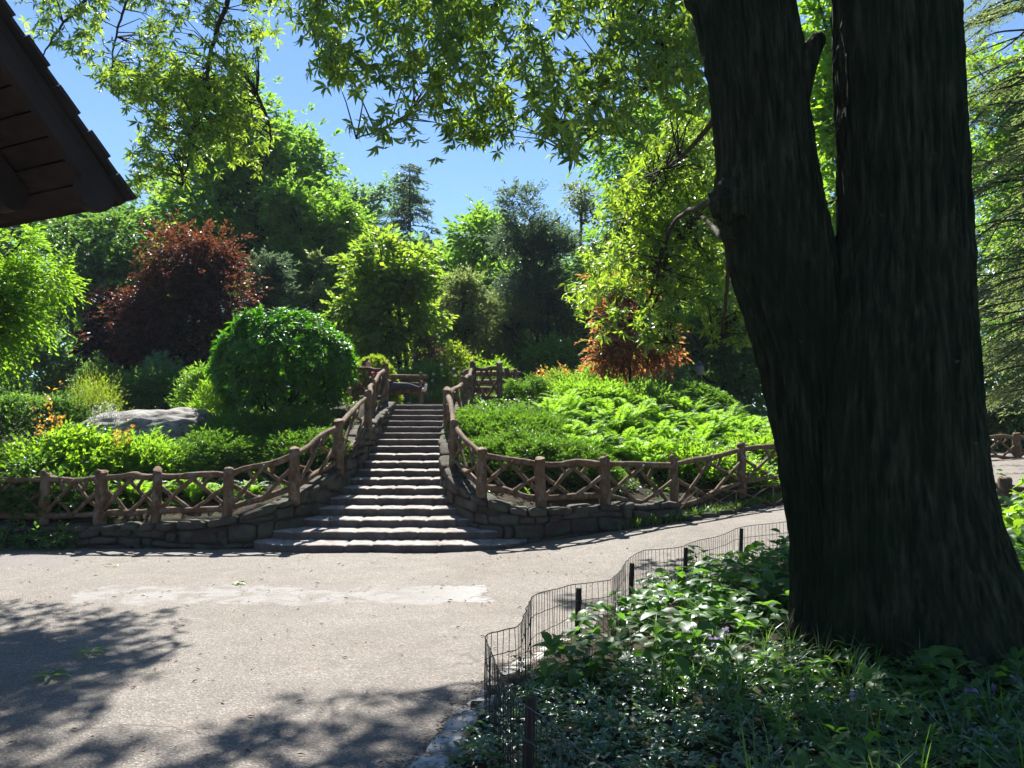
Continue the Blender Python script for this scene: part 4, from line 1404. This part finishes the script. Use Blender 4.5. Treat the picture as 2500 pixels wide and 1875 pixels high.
# behind the landing
mpx('garden_shrub', 'brownish flowering shrub in the bed straight above the stairs', 'shrub', 930, 760, 26, 90, 'pink_brown', .8, n=700, m=9, ln=.1, wd=.05, tl=.4, seed=335, rough=.35, up=1.0)
mpx('garden_shrub', 'yellow green shrub just left of the right landing railing', 'shrub', 985, 775, 25, 80, 'lime_leaf', .8, n=600, m=9, ln=.1, wd=.05, tl=.4, seed=336, rough=.35, up=1.0)
mpx('garden_shrub', 'pale leafy shrub below the brownish shrub above the stairs', 'shrub', 905, 805, 24.5, 110, 'mid_leaf', .6, n=700, m=9, ln=.11, wd=.05, tl=.4, seed=337, rough=.4, up=1.0)
mpx('garden_shrub', 'sunlit leafy clump seen through the right landing railing', 'shrub', 1058, 800, 24, 90, 'bright_leaf', .6, n=500, m=9, ln=.12, wd=.04, tl=.4, seed=338, rough=.4, up=1.0)
mpx('garden_shrub', 'orange flowering lily clump left of the red maple', 'plant', 1210, 800, 24, 110, 'orange_leaf', .6, n=110, m=7, ln=.1, wd=.05, tl=.4, seed=339, rough=.4, up=1.0, under=.8)
mpx('garden_shrub', 'leafy bed of lilies under the red maple', 'plant', 1260, 815, 23.5, 260, 'mid_leaf', .4, n=1000, m=9, ln=.11, wd=.035, tl=.4, seed=340, rough=.4, up=1.0)
mpx('marigold_clump', 'low orange flower clump at the head of the stairs', 'plant', 937, 866, 22.6, 28, 'orange_leaf', .8, n=240, m=6, ln=.03, wd=.025, tl=.06, seed=341, rough=.2, up=1.0, stem_n=0)
mpx('white_bush', 'pale grey green bush beside the lamp post right of the red maple', 'shrub', 1440, 785, 23.5, 80, 'blue_leaf', .8, n=500, m=9, ln=.1, wd=.05, tl=.35, seed=342, rough=.35, up=1.0)


def blades(mb, O, r, m, L, wd, lean=.5):
    """grass tufts: m arching blades from every point of O"""
    n = len(O)
    for k in range(m):
        az = r.uniform(0, 2 * pi, n)
        h = np.c_[np.cos(az), np.sin(az), np.zeros(n)]
        le = r.uniform(.15, 1, n) * lean
        ll = L * r.uniform(.5, 1.15, n)
        sd = np.c_[-np.sin(az), np.cos(az), np.zeros(n)] * (wd / 2)
        pts = []
        for t in (0, .35, .7, 1):
            pts.append(O + h * (le * ll * t ** 1.8)[:, None] + np.array([0, 0, 1.]) * (ll * (t - .35 * le * t ** 3))[:, None])
        V = np.stack([pts[0] - sd, pts[0] + sd, pts[1] - sd, pts[1] + sd, pts[2] - sd * .8, pts[2] + sd * .8, pts[3]], 1)
        a = np.arange(n)[:, None] * 7
        mb.add(V.reshape(-1, 3), [a + np.array([[0, 1, 3, 2]]), a + np.array([[2, 3, 5, 4]]), a + np.array([[4, 5, 6]])])


rg = np.random.default_rng(90)
for i, (px, d, lab) in enumerate(((905, 22.8, 'strappy green iris clump left of the orange flowers'), (965, 22.9, 'strappy yellow green iris clump right of the orange flowers'), (1000, 23.2, 'tall strappy leaves behind the right stair railing'))):
    c_ = at(px, 870, d)
    mb = MB()
    n = 26
    O = np.c_[c_[0] + rg.normal(size=n) * .25, d + rg.normal(size=n) * .2, np.full(n, terr(c_[0], d))]
    blades(mb, O, rg, 5, .65, .03, .7)
    tag(mb.build('iris_clump', M['grass']), lab, 'plant')
# alliums: white seed globes on stems
for i, (px, py) in enumerate(((1012, 808), (1006, 810), (984, 812), (973, 805), (936, 808), (980, 797), (866, 796), (857, 798), (954, 788), (934, 822), (880, 832))):
    d = 22.6 + (i % 4) * .4
    c_ = at(px * 1.0, py, d)
    o = thing('allium', 'white globe allium on a thin stem in the bed above the stairs', 'flower', (c_[0], d, terr(c_[0], d)), 'white alliums above the stairs')
    mb = MB()
    tube(mb, np.array([(c_[0], d, terr(c_[0], d)), (c_[0] + .01, d, c_[2])]), [.006, .005], 4)
    mb.build('stem', M['grass'], o)
    mb = MB()
    v = rvec(rg, 90)
    leaves(mb, c_ + v * .016, v, rvec(rg, 90), .026, .02)
    mb.build('flower_head', M['white_flower'], o)
for i, (px, py) in enumerate(((208, 888), (226, 880), (238, 893), (250, 900), (243, 884), (205, 900))):
    d = 14.6
    c_ = at(px, py, d)
    z0 = terr(c_[0], d)
    o = thing('flower_stalk', 'thin stalk with small white flowers in front of the broom bush', 'flower', (c_[0], d, z0), 'white flower stalks before the broom bush')
    mb = MB()
    tube(mb, curve([(c_[0] - .1, d, z0), (c_[0] - .05, d, (z0 + c_[2]) / 2), c_], 8), np.linspace(.008, .004, 8), 4)
    mb.build('stem', M['grass'], o)
    mb = MB()
    v = rvec(rg, 40)
    leaves(mb, c_ + v * np.array([.06, .06, .09]), v, rvec(rg, 40), .03, .025)
    mb.build('flower_head', M['white_flower'], o)
# the grey rock outcrop
mb = MB()
c_ = at(330, 925, 16.2)
th = np.linspace(0, 2 * pi, 120, endpoint=False)
ph = np.linspace(0, pi / 2, 50)
A, B = np.meshgrid(th, ph)
dv = np.stack([np.cos(A) * np.cos(B) ** .45, np.sin(A) * np.cos(B) ** .45, np.sin(B)], -1).reshape(-1, 3)
zt, z0 = at(330, 890, 16.2)[2], 1.0
V = np.array([c_[0], 16.0, z0]) + dv * np.array([1.55, 1.7, zt - z0 - .06]) * (1 + .07 * fbm(dv * 2, 4, 3) + .02 * fbm(dv * np.array([4, 4, 14]), 3, 4))[:, None]
V[:, 2] += .18 * (V[:, 0] - c_[0]) / 1.3 * (dv[:, 2] > .05)
i, j = np.meshgrid(np.arange(49), np.arange(120), indexing='ij')
a, b = (i * 120 + j).ravel(), (i * 120 + (j + 1) % 120).ravel()
mb.add(V, np.c_[a, b, b + 120, a + 120])
tag(mb.build('rock', M['rock'], None, True), 'broad smooth grey rock outcrop among the plants on the left', 'rock')
# low ground cover over the banks
mb = MB()
n = 9000
X = rg.uniform(-14, 12, n)
Y = rg.uniform(12.1, 26, n)
k = (Y > wy(X) + .25) & ~((X > -3.1) & (X < -.9) & (Y < 18.6)) & ~((X > -5.7) & (X < 3.3) & (Y > 18.2) & (Y < 22.3))
X, Y = X[k], Y[k]
O = np.c_[X, Y, zg(X, Y)]
D = nrm(rg.normal(size=O.shape) * .6 + np.array([0, 0, .9]))
sprays(mb, O, D, .22 * rg.uniform(.5, 1.4, len(O)), 7, .08, .04, rg, .3)
tag(mb.build('bank_groundcover', M['yew']), kind='stuff')

# ------------------------------------------------------------------ planting bed: big leaves, small leaves, blades
rp = np.random.default_rng(95)


def bedpts(n, f):
    out = np.zeros((0, 2))
    while len(out) < n:
        P = np.c_[rp.uniform(-.5, 7.5, n * 2), rp.uniform(2.2, 10.8, n * 2)]
        P = P[(P[:, 0] > bedx(P[:, 1]) + .06) & f(P[:, 0], P[:, 1])]
        out = np.vstack([out, P])
    return out[:n]


def broadleaf_mesh(seed):
    r = np.random.default_rng(seed)
    mb = MB()
    n = 16
    az = np.arange(n) * 2.4 + r.uniform(-.3, .3, n)
    h = r.uniform(.10, .42, n)
    rad = r.uniform(.02, .21, n)
    O = np.c_[np.cos(az) * rad, np.sin(az) * rad, h]
    for p in O:
        tube(mb, np.array([(0, 0, 0), p * np.array([.6, .6, .7]), p]), [.004, .003, .002], 3, False)
    D = np.c_[np.cos(az), np.sin(az), r.uniform(-.35, .25, n)]
    leaves(mb, O, D, np.array([0, 0, 1.]) + r.normal(size=(n, 3)) * .25, r.uniform(.11, .19, n), r.uniform(.07, .11, n), (T_O, F_O))
    return mb.mesh('broadleaf_plant', M['glossy_leaf'], True)


BM = [broadleaf_mesh(500 + i) for i in range(6)]
Pb = bedpts(280, lambda x, y: (y > 4.5 - .1 * x) & (rp.uniform(0, 1, len(x)) < .45 + .12 * (y - 4)) & (np.hypot(x - 2.55, y - 5.4) > .85) & (x - bedx(y) > .12))
for k, (x, y) in enumerate(Pb):
    o = bpy.data.objects.new('broadleaf_plant', BM[k % 6])
    C.objects.link(o)
    o.location = (x, y, float(zbed(np.array([x]), np.array([y]))[0]) - .01)
    s = rp.uniform(.6, 1.0)
    o.scale = (s, s, s * rp.uniform(.7, 1.1))
    o.rotation_euler = (rp.uniform(-.2, .2), rp.uniform(-.2, .2), rp.uniform(0, 6.28))
    tag(o, 'broad leaved dark green plant in the shaded bed inside the wire fence', 'plant', 'broad leaved plants in the fenced bed')
mb = MB()
P = bedpts(900, lambda x, y: (y > 4.6 - .1 * x) & (np.hypot(x - 2.55, y - 5.4) > .8))
O = np.c_[P, zbed(P[:, 0], P[:, 1]) + rp.uniform(.05, .24, len(P))]
rosettes(mb, O, np.array([0, 0, 1.]) + rp.normal(size=O.shape) * .3, 5, .12, .06, rp, 1.2, .2, (T_O, F_O))
tag(mb.build('leafy_groundcover', M['glossy_leaf'], None, True), kind='stuff')
# small glossy creeping leaves in front
mb = MB()
P = bedpts(8000, lambda x, y: (y < 5.4) & (x > bedx(y) + .16) & (rp.uniform(0, 1, len(x)) < np.clip((5.4 - y) / .7, 0, 1)))
O = np.c_[P, zbed(P[:, 0], P[:, 1]) + rp.uniform(.01, .12, len(P))]
D = nrm(rp.normal(size=O.shape) * np.array([1, 1, .25]) + np.array([0, 0, .25]))
sprays(mb, O, D, .12 * rp.uniform(.6, 1.3, len(O)), 8, .042, .021, rp, .1, 1.0, .35, (T_L, F_L))
tag(mb.build('creeping_groundcover', M['small_leaf'], None, True), kind='stuff')
# mid-size toothed leaves on the right, in deep shade
mb = MB()
P = bedpts(1500, lambda x, y: (y < 5.2) & (x > 1.1))
O = np.c_[P, zbed(P[:, 0], P[:, 1]) + rp.uniform(.06, .2, len(P))]
rosettes(mb, O, np.array([0, 0, 1.]) + rp.normal(size=O.shape) * .2, 5, .085, .04, rp, 1.25, .15)
tag(mb.build('shade_groundcover', M['glossy_leaf'], None, True), kind='stuff')
mb = MB()
P = bedpts(420, lambda x, y: (y < 5.6) & (x > .5) & (fbm(np.c_[x, y, x * 0] * 1.2, 2, 9) > -.1))
blades(mb, np.c_[P, zbed(P[:, 0], P[:, 1])], rp, 6, .34, .007, .9)
tag(mb.build('grass', M['grass']), kind='stuff')
for i, (x, y, lab) in enumerate(((1.05, 3.3, 'tuft of tall arching grass blades in the bed, left of the trunk foot'), (2.05, 3.2, 'tuft of yellow green grass blades below the trunk'), (1.45, 3.05, 'bright grass tuft at the bottom of the bed'))):
    mb = MB()
    O = np.c_[x + rp.normal(size=7) * .05, y + rp.normal(size=7) * .05, np.full(7, .14)]
    blades(mb, O, rp, 3, .4, .008, .95)
    tag(mb.build('grass_tuft', M['grass']), lab, 'grass tuft')
for i, (px, py, d) in enumerate(((1545, 1385, 5.1), (1568, 1362, 5.3), (1535, 1380, 5.2), (1845, 1500, 4.2), (2090, 1496, 4.3), (2110, 1500, 4.25), (2140, 1488, 4.4), (2195, 1470, 4.4))):
    c_ = at(px, py, d)
    z0 = float(zbed(c_[None, 0], c_[None, 1])[0])
    o = thing('purple_flower', 'small pale purple flower on a thin stem in the shaded bed', 'flower', (c_[0], d, z0), 'purple flowers in the shaded bed')
    mb = MB()
    tube(mb, np.array([(c_[0] + .02, d, z0), (c_[0], d, c_[2])]), [.003, .002], 4)
    mb.build('stem', M['grass'], o)
    mb = MB()
    n = 14
    O = c_ + rp.normal(size=(n, 3)) * .008
    leaves(mb, O, rvec(rp, n), rvec(rp, n), .03, .022)
    mb.build('flower_head', M['purple'], o)
# sunlit weeds right of the trunk
mb = MB()
for k in range(1):
    P = np.c_[rp.uniform(4.0, 6.4, 240), rp.uniform(6.0, 9.5, 240)]
    O = np.c_[P, zbed(P[:, 0], P[:, 1]) + rp.uniform(.1, .8, 240)]
    rosettes(mb, O, np.array([0, 0, 1.]) + rp.normal(size=O.shape) * .4, 6, .13, .075, rp, 1.2, .2, (T_O, F_O))
tag(mb.build('weed_thicket', M['bright_leaf'], None, True), 'sunlit thicket of round leaved weeds right of the twin trunk', 'weeds')
mb = MB()
P = np.c_[rp.uniform(5.5, 12, 260), rp.uniform(9, 17, 260)]
P = P[P[:, 1] < wy(P[:, 0]) - .3]
P = P[(P[:, 1] < 11.6)]
O = np.c_[P, zbed(P[:, 0], P[:, 1]) + rp.uniform(.1, .7, len(P))]
sprays(mb, O, nrm(rp.normal(size=O.shape) + np.array([0, 0, .6])), .4, 8, .1, .05, rp)
tag(mb.build('fence_undergrowth', M['mid_leaf']), 'leafy undergrowth around the dark posts right of the trunk', 'undergrowth')

# ------------------------------------------------------------------ wire fence round the bed
WF = [(.95, 2.1, .10), (.45, 2.55, .1), (.24, 2.85, .09), (.02, 3.45, .07), (-.16, 4.55, .05), (.04, 4.75, .03), (.14, 5.5, .03), (.44, 6.15, .03), (.78, 6.3, .03), (1.03, 7.25, .04), (1.3, 7.8, .04), (1.72, 8.05, .05), (2.25, 8.8, .08), (2.6, 9.2, .1), (3.3, 9.45, .12), (4.6, 10.1, .2)]
P = np.array(WF)
s = np.r_[0, np.cumsum(np.linalg.norm(np.diff(P[:, :2], axis=0), axis=1))]
u = np.arange(0, s[-1], .05)
Q = np.c_[[np.interp(u, s, P[:, i]) for i in range(3)]].T
for _ in range(2):
    Q[1:-1, :2] = (Q[:-2, :2] + 2 * Q[1:-1, :2] + Q[2:, :2]) / 4
Q[:, 2] = zp(Q[:, 0], Q[:, 1]) + .03
sag = .02 * np.sin(u * 2.1) + .012 * np.sin(u * 5.3)
o = thing('wire_fence', 'low black wire mesh fence zigzagging along the edge of the shaded bed', 'fence', (Q[40, 0], Q[40, 1], 0))
mb = MB()
for q, sg in zip(Q, sag):
    jx = rp.normal(size=2) * .006
    tube(mb, np.array([(q[0], q[1], q[2] + .01), (q[0] + jx[0], q[1] + jx[1], q[2] + .22), (q[0], q[1], q[2] + .46 + sg)]), .0021, 4, False)
for h in (.06, .2, .33, .46):
    tube(mb, np.c_[Q[:, :2] + rp.normal(size=(len(Q), 2)) * .004, Q[:, 2] + h + sag * h / .46], .0028 if h < .4 else .0034, 4, False)
mb.build('wire_mesh', M['wire'], o)
for (x, y, hh) in ((.03, 3.42, .5), (.47, 6.2, .44), (1.05, 7.3, .46), (1.72, 8.1, .48), (2.62, 9.25, .46), (4.0, 9.85, .46)):
    mb = MB()
    z0 = float(zp(np.array([x]), np.array([y]))[0])
    tube(mb, np.array([(x + .035, y + .02, z0 - .05), (x + .04, y + .02, z0 + hh * .5), (x + .05, y + .02, z0 + hh)]), [.024, .023, .022], 8)
    mb.build('post', M['dark_wood'], o)
# kerb stones
mb = MB()
yk = 3.0
while yk < 6.0:
    L = rp.uniform(.24, .42)
    K = [[[None] * 2 for _ in range(2)] for _ in range(2)]
    for ia, yy in enumerate((yk, yk + L - .015)):
        for ib, off in enumerate((.10, -.08)):
            for ic, zz in enumerate((-.06, .075 - .03 * (yk > 4.4))):
                K[ia][ib][ic] = np.array([float(bedx(yy)) + off + rp.uniform(-.012, .012), yy, zz + rp.uniform(-.008, .008)])
    rock(mb, [[K[i][j] for j in (0, 1)] for i in (0, 1)], .1, .008, int(yk * 100), 5)
    yk += L
tag(mb.build('kerb', M['kerb'], None, True), kind='structure')
# dry leaves and needles along the kerb and scattered on the path
mb = MB()
n = 900
yy = rp.uniform(2.9, 6.2, n)
xx = bedx(yy) + rp.normal(size=n) * .09 - .05
O = np.c_[xx, yy, np.full(n, .012) + rp.uniform(0, .02, n) + .05 * (xx > bedx(yy) - .09)]
leaves(mb, O, nrm(rp.normal(size=(n, 3)) * np.array([1, 1, .1])), np.array([0, 0, 1.]) + rp.normal(size=(n, 3)) * .3, rp.uniform(.01, .05, n), rp.uniform(.006, .015, n))
n = 520
P = np.c_[rp.uniform(-7, 2, n), rp.uniform(3.6, 11.5, n)]
P = P[P[:, 0] < bedx(P[:, 1]) - .2]
n = len(P)
O = np.c_[P, zp(P[:, 0], P[:, 1]) + .01]
leaves(mb, O, nrm(rp.normal(size=(n, 3)) * np.array([1, 1, .05])), np.array([0, 0, 1.]) + rp.normal(size=(n, 3)) * .25, rp.uniform(.02, .07, n), rp.uniform(.01, .02, n))
tag(mb.build('leaf_litter', M['litter']), kind='stuff')
for i, (px, py, lab) in enumerate(((110, 1466, 'fallen pale leaf sprig lying in the left shadow patch'), (195, 1413, 'fallen grey leaf sprig at the upper edge of the left shadow'), (517, 1262, 'fallen green leaf on the pale patch of the path'), (242, 1224, 'small fallen green leaf near the stairs side of the path'))):
    v_ = (955 - 946.7)
    d = EYE / math.tan(math.atan((py - 829.5) / F) - PITCH)
    c_ = at(px, py, d)
    mb = MB()
    n = 5 if i < 3 else 2
    az = np.linspace(0, 2 * pi, n, endpoint=False) + i
    O = np.tile(np.array([c_[0], d, .02]), (n, 1))
    leaves(mb, O, np.c_[np.cos(az), np.sin(az), np.full(n, .05)], np.array([0, 0, 1.]) + rp.normal(size=(n, 3)) * .2, .15 if i < 2 else .1, .04, (T_L, F_L))
    tag(mb.build('fallen_leaf', M['oak_leaf'] if i > 1 else M['mid_leaf']), lab, 'leaf')
# low hoop edging at the right bend of the path
o = thing('twig_edging', 'low criss-cross twig edging at the foot of the right log fence', 'edging', (*at(1600, 1110, 13.2)[:2], .3))
EP = [(1450, 1095, 12.75), (1506, 1058, 13.0), (1590, 1060, 13.2), (1670, 1046, 13.6), (1760, 1030, 14.2)]
tops = [at(*e) for e in EP]
for i, tp in enumerate(tops):
    g0 = float(zp(tp[None, 0], tp[None, 1])[0])
    mb = MB()
    tube(mb, np.array([(tp[0], tp[1], g0 - .05), tp]), [.014, .011], 6)
    mb.build('stake', M['log'], o)
    if i:
        pv = tops[i - 1]
        gp = float(zp(pv[None, 0], pv[None, 1])[0])
        for A_, B_ in ((pv, tp), (np.array([pv[0], pv[1], gp + .05]), tp), (pv, np.array([tp[0], tp[1], g0 + .05]))):
            mb = MB()
            tube(mb, curve([A_, (A_ + B_) / 2 + rp.normal(size=3) * .02, B_], 8), .009, 5)
            mb.build('twig', M['log'], o)
mb = MB()
n = 700
xx = rp.uniform(1.6, 7, n)
yy = wy(xx) - rp.uniform(.02, .35, n)
O = np.c_[xx, yy, zp(xx, yy)]
blades(mb, O, rp, 4, .22, .009, .9)
tag(mb.build('edge_grass', M['grass']), kind='stuff')
mb = MB()
for i in range(18):
    x0 = 2.7 + i * .34
    K = [[[np.array([x0 + (.32 if a else 0), wy(x0 + .16) - .42 + (0 if b_ else .1) + (.16 if a else 0) * .0, float(zp(np.array([x0]), np.array([wy(x0)]))[0]) + (.09 if c__ else -.1)]) for c__ in (0, 1)] for b_ in (1, 0)] for a in (0, 1)]
    rock(mb, K, .15, .008, i, 4)
tag(mb.build('path_edging', M['stone'], None, True), kind='structure')
# leafy fringe at the foot of the left fence
mb = MB()
n = 700
xx = rp.uniform(-12, -6.3, n)
yy = wy(xx) - rp.uniform(.1, .5, n)
O = np.c_[xx, yy, zp(xx, yy) + rp.uniform(0, .25, n)]
sprays(mb, O, nrm(rp.normal(size=O.shape) + np.array([0, -.2, .4])), .2, 7, .06, .035, rp)
tag(mb.build('wall_foot_plants', M['yew']), kind='stuff')


# ------------------------------------------------------------------ benches, person, lamp
def bench(label, x, y, z, rz, wid):
    o = bpy.data.objects.new('log_bench', None)
    C.objects.link(o)
    tag(o, label, 'bench')
    parts = []
    for k in range(3):
        m_ = log_rail((-wid / 2, -.18 + .17 * k, .43), (wid / 2, -.18 + .17 * k, .43), .07, 900 + k, .01)
        parts.append(('seat', m_))
    for k in range(2):
        parts.append(('backrest', log_rail((-wid / 2, .26 + .03 * k, .62 + .2 * k), (wid / 2, .26 + .03 * k, .62 + .2 * k), .06, 905 + k, .015)))
    for sx in (-1, 1):
        parts.append(('leg', log_post((sx * wid * .42, -.18, -.05), (sx * wid * .42, -.18, .62), .055, 910 + sx)))
        parts.append(('leg', log_post((sx * wid * .42, .26, -.05), (sx * wid * .42, .28, .92), .055, 914 + sx)))
        parts.append(('arm', log_rail((sx * wid * .42, -.25, .64), (sx * wid * .42, .3, .66), .045, 918 + sx, .01)))
    for nm, m_ in parts:
        p = m_.build(nm, M['log'], None, True)
        p.parent = o
    o.location = (x, y, z)
    o.rotation_euler = (0, 0, rz)
    return o


cb = at(838, 860, 20.4)
bench('rustic log bench behind the left landing railing, a person lying on it', cb[0], 20.4, 2.4, .06, 2.0)
cb = at(1062, 860, 20.0)
bench('rustic log bench seen between the posts of the right landing railing', cb[0], 20.0, 2.4, pi - .05, 1.5)


def skinned(name, pts, edges, mat, parent, sub=2):
    me = bpy.data.meshes.new(name)
    me.from_pydata([p[:3] for p in pts], edges, [])
    o = bpy.data.objects.new(name, me)
    C.objects.link(o)
    me.materials.append(mat)
    sk = o.modifiers.new('skin', 'SKIN')
    if not me.skin_vertices:
        bm = bmesh.new()
        bm.from_mesh(me)
        bm.verts.layers.skin.verify()
        bm.to_mesh(me)
        bm.free()
    for i, p in enumerate(pts):
        rr = p[3] if isinstance(p[3], tuple) else (p[3], p[3])
        me.skin_vertices[0].data[i].radius = rr
    me.skin_vertices[0].data[0].use_root = True
    sb = o.modifiers.new('sub', 'SUBSURF')
    sb.levels = sb.render_levels = sub
    sk.use_smooth_shade = True
    if parent:
        o.parent = parent
    return o


def person():
    d = 20.2
    hip = at(842, 838, d)
    o = thing('person', 'person in a red shirt and dark trousers lying back on the left log bench', 'person', (hip[0], d, 2.82))

    def L(dx, dy, dz):
        return (dx, dy, dz + .10)
    # body: pelvis, spine, neck, head; legs out to the right, one foot on the ground
    pts = [(*L(0, 0, 0), .13), (*L(-.16, .02, .10), .125), (*L(-.34, .03, .24), .14), (*L(-.46, .03, .36), .10), (*L(-.52, .03, .43), .055), (*L(-.56, .02, .52), .075), (*L(-.58, .0, .60), .088), (*L(-.60, -.01, .67), .06),
           (*L(.10, -.09, 0), .10), (*L(.48, -.10, .02), .07), (*L(.86, -.10, -.10), .045), (*L(.93, -.10, -.09), .04),
           (*L(.08, .10, 0), .10), (*L(.40, .12, -.03), .07), (*L(.46, .12, -.42), .045), (*L(.58, .12, -.46), .035),
           (*L(-.40, -.17, .30), .06), (*L(-.30, -.26, .08), .045), (*L(-.08, -.22, .14), .035), (*L(-.01, -.2, .15), .028),
           (*L(-.40, .2, .30), .06), (*L(-.36, .30, .10), .045), (*L(-.12, .24, .14), .035), (*L(-.05, .2, .15), .028)]
    ed = [(0, 1), (1, 2), (2, 3), (3, 4), (4, 5), (5, 6), (6, 7), (0, 8), (8, 9), (9, 10), (10, 11), (0, 12), (12, 13), (13, 14), (14, 15), (2, 16), (16, 17), (17, 18), (18, 19), (2, 20), (20, 21), (21, 22), (22, 23)]
    # five fingers on each hand
    for hnd, base in ((19, pts[19]), (23, pts[23])):
        for k in range(5):
            a = (k - 2) * .35
            ln = (.05, .075, .08, .075, .06)[k]
            pts.append((base[0] + ln * cos(a), base[1] + ln * .6 * sin(a) + (k - 2) * .012, base[2] - .02, .009))
            ed.append((hnd, len(pts) - 1))
    skinned('body', pts, ed, M['skin'], o)
    # clothing a little larger than the body
    sh = [(p[0] + .06 * (i_ == 0), p[1], p[2] - .035 * (i_ == 0), p[3] + .016) for i_, p in enumerate((pts[1], pts[2], pts[3]))] + [(*pts[16][:3], .075), (*[(pts[16][i] + pts[17][i]) / 2 for i in range(3)], .066), (*pts[20][:3], .075), (*[(pts[20][i] + pts[21][i]) / 2 for i in range(3)], .066)]
    skinned('shirt', sh, [(0, 1), (1, 2), (1, 3), (3, 4), (1, 5), (5, 6)], M['shirt'], o)
    tr = [(p[0], p[1], p[2], p[3] + .016) for p in (pts[0], pts[8], pts[9])] + [(*pts[10][:3], .06)] + [(p[0], p[1], p[2], p[3] + .016) for p in (pts[12], pts[13])] + [(*pts[14][:3], .06)]
    skinned('trousers', tr, [(0, 1), (1, 2), (2, 3), (0, 4), (4, 5), (5, 6)], M['trousers'], o)
    skinned('shoe', [(*L(.87, -.10, -.12), .05), (*L(.93, -.10, -.04), .045), (*L(.95, -.10, .07), .03)], [(0, 1), (1, 2)], M['shoe'], o)
    skinned('shoe', [(*L(.44, .12, -.47), .05), (*L(.53, .12, -.49), .042), (*L(.63, .12, -.49), .03)], [(0, 1), (1, 2)], M['shoe'], o)
    skinned('hair', [(*L(-.60, .03, .62), .085), (*L(-.63, .02, .67), .07), (*L(-.62, .02, .58), .07)], [(0, 1), (0, 2)], M['hair'], o)


person()
c_ = at(1511, 800, 24)
o = thing('street_lamp', 'small dark park lamp post half hidden in shade right of the red maple', 'lamp', (c_[0], 24, terr(c_[0], 24)))
z0 = terr(c_[0], 24)
mb = MB()
tube(mb, np.array([(c_[0], 24, z0 + h) for h in (-.1, .1, .35, .4, 1.0, c_[2] - z0 - .22, c_[2] - z0 - .15)]), [.14, .14, .09, .06, .05, .045, .09], 12)
mb.build('post', M['iron'], o, True)
mb = MB()
tube(mb, np.array([(c_[0], 24, c_[2] + h) for h in (-.15, .12, .13)]), [.09, .15, .15], 8)
mb.build('lantern', M['lantern'], o)
mb = MB()
tube(mb, np.array([(c_[0], 24, c_[2] + h) for h in (.13, .2, .27, .33)]), [.18, .12, .04, .02], 8)
mb.build('cap', M['iron'], o)

# ------------------------------------------------------------------ wooden building: roof corner over the path
Cn = at(230, 444, 4.6)
Ed = nrm(np.array([-.9, .437, 0]))
Rh = np.array([-.437, -.9, 0])
Rd = nrm(Rh / np.linalg.norm(Rh) + np.array([0, 0, 1.0]))
Nn = np.cross(Rd, Ed)
Nn = Nn if Nn[2] > 0 else -Nn
cot = thing('cottage', 'dark wooden cottage, its eave and planked soffit jutting in at upper left', 'building', (Cn[0] - 1.5, Cn[1] - 2, 0))


def rp_(e, r, n):
    return Cn + Ed * e + Rd * r + Nn * n


sof = MB()
for k in range(26):
    w_ = .15
    obox(sof, rp_(1.6, k * w_ + w_ / 2, .03 + .006 * ((k * 7) % 3)), Ed, Rd, Nn, 3.16, w_ - .012, .025)
sof.build('soffit', M['plank'], cot)
mb = MB()
obox(mb, rp_(1.6, 1.95, .085), Ed, Rd, Nn, 3.26, 3.98, .05)
roof = mb.build('roof', M['dark_wood'], cot)
sh = MB()
for k in range(30):
    for j in range(24):
        obox(sh, rp_(-.03 + j * .135 + .03 * (k % 2), k * .135 + .04, .13 + .004 * ((j * 5 + k * 3) % 4)), Ed, nrm(Rd - Nn * .05), Nn, .128, .17, .022)
sh.build('shingles', M['shingle'], roof)
mb = MB()
obox(mb, rp_(-.015, 2.0, .0), Rd, Ed, Nn, 3.9, .05, .10)
# rounded lower end
cc = rp_(-.015, .10, -.03)
tube(mb, np.array([cc - Ed * .028, cc + Ed * .028]), [.115, .115], 24)
mb.build('bargeboard', M['dark_wood'], cot)
for e in (.62, 1.45, 2.3):
    mb = MB()
    obox(mb, rp_(e, 1.98, -.075), Rd, Ed, Nn, 3.6, .13, .17)
    cc = rp_(e, .2, -.09)
    tube(mb, np.array([cc - Ed * .066, cc + Ed * .066]), [.09, .09], 20)
    mb.build('rafter', M['dark_wood'], cot)
# wall and corner post under the roof
wall0 = rp_(.95, 0, 0) + Rh * .75
mb = MB()
ztop = wall0[2] + .72
for k in range(17):
    zc = .1 + k * .175
    if zc > ztop - .25:
        break
    obox(mb, np.array([*(wall0 + Ed * 1.3)[:2], zc]), Ed, np.array([0, 0, 1.]), Rh, 2.6, .168, .12)
    obox(mb, np.array([*(wall0 + Rh * 1.6)[:2], zc]), Rh, np.array([0, 0, 1.]), Ed, 3.2, .168, .118)
mb.build('wall', M['plank'], cot)
mb = MB()
obox(mb, np.array([*wall0[:2], (ztop - .1) / 2]), Ed, np.array([0, 0, 1.]), Rh, .16, ztop - .1, .16)
mb.build('corner_post', M['dark_wood'], cot)

# ------------------------------------------------------------------ thin blue summer air over the whole garden
mb = MB()
box(mb, -160, 160, -30, 190, -2, 60)
hz = mb.build('haze', None)
tag(hz, kind='stuff')
m, t, out = new_mat('haze')
v = t.nodes.new('ShaderNodeVolumePrincipled')
v.inputs['Color'].default_value = (.72, .84, 1, 1)
v.inputs['Density'].default_value = .0004
v.inputs['Anisotropy'].default_value = 0
t.links.new(v.outputs[0], out.inputs['Volume'])
hz.data.materials.append(m)
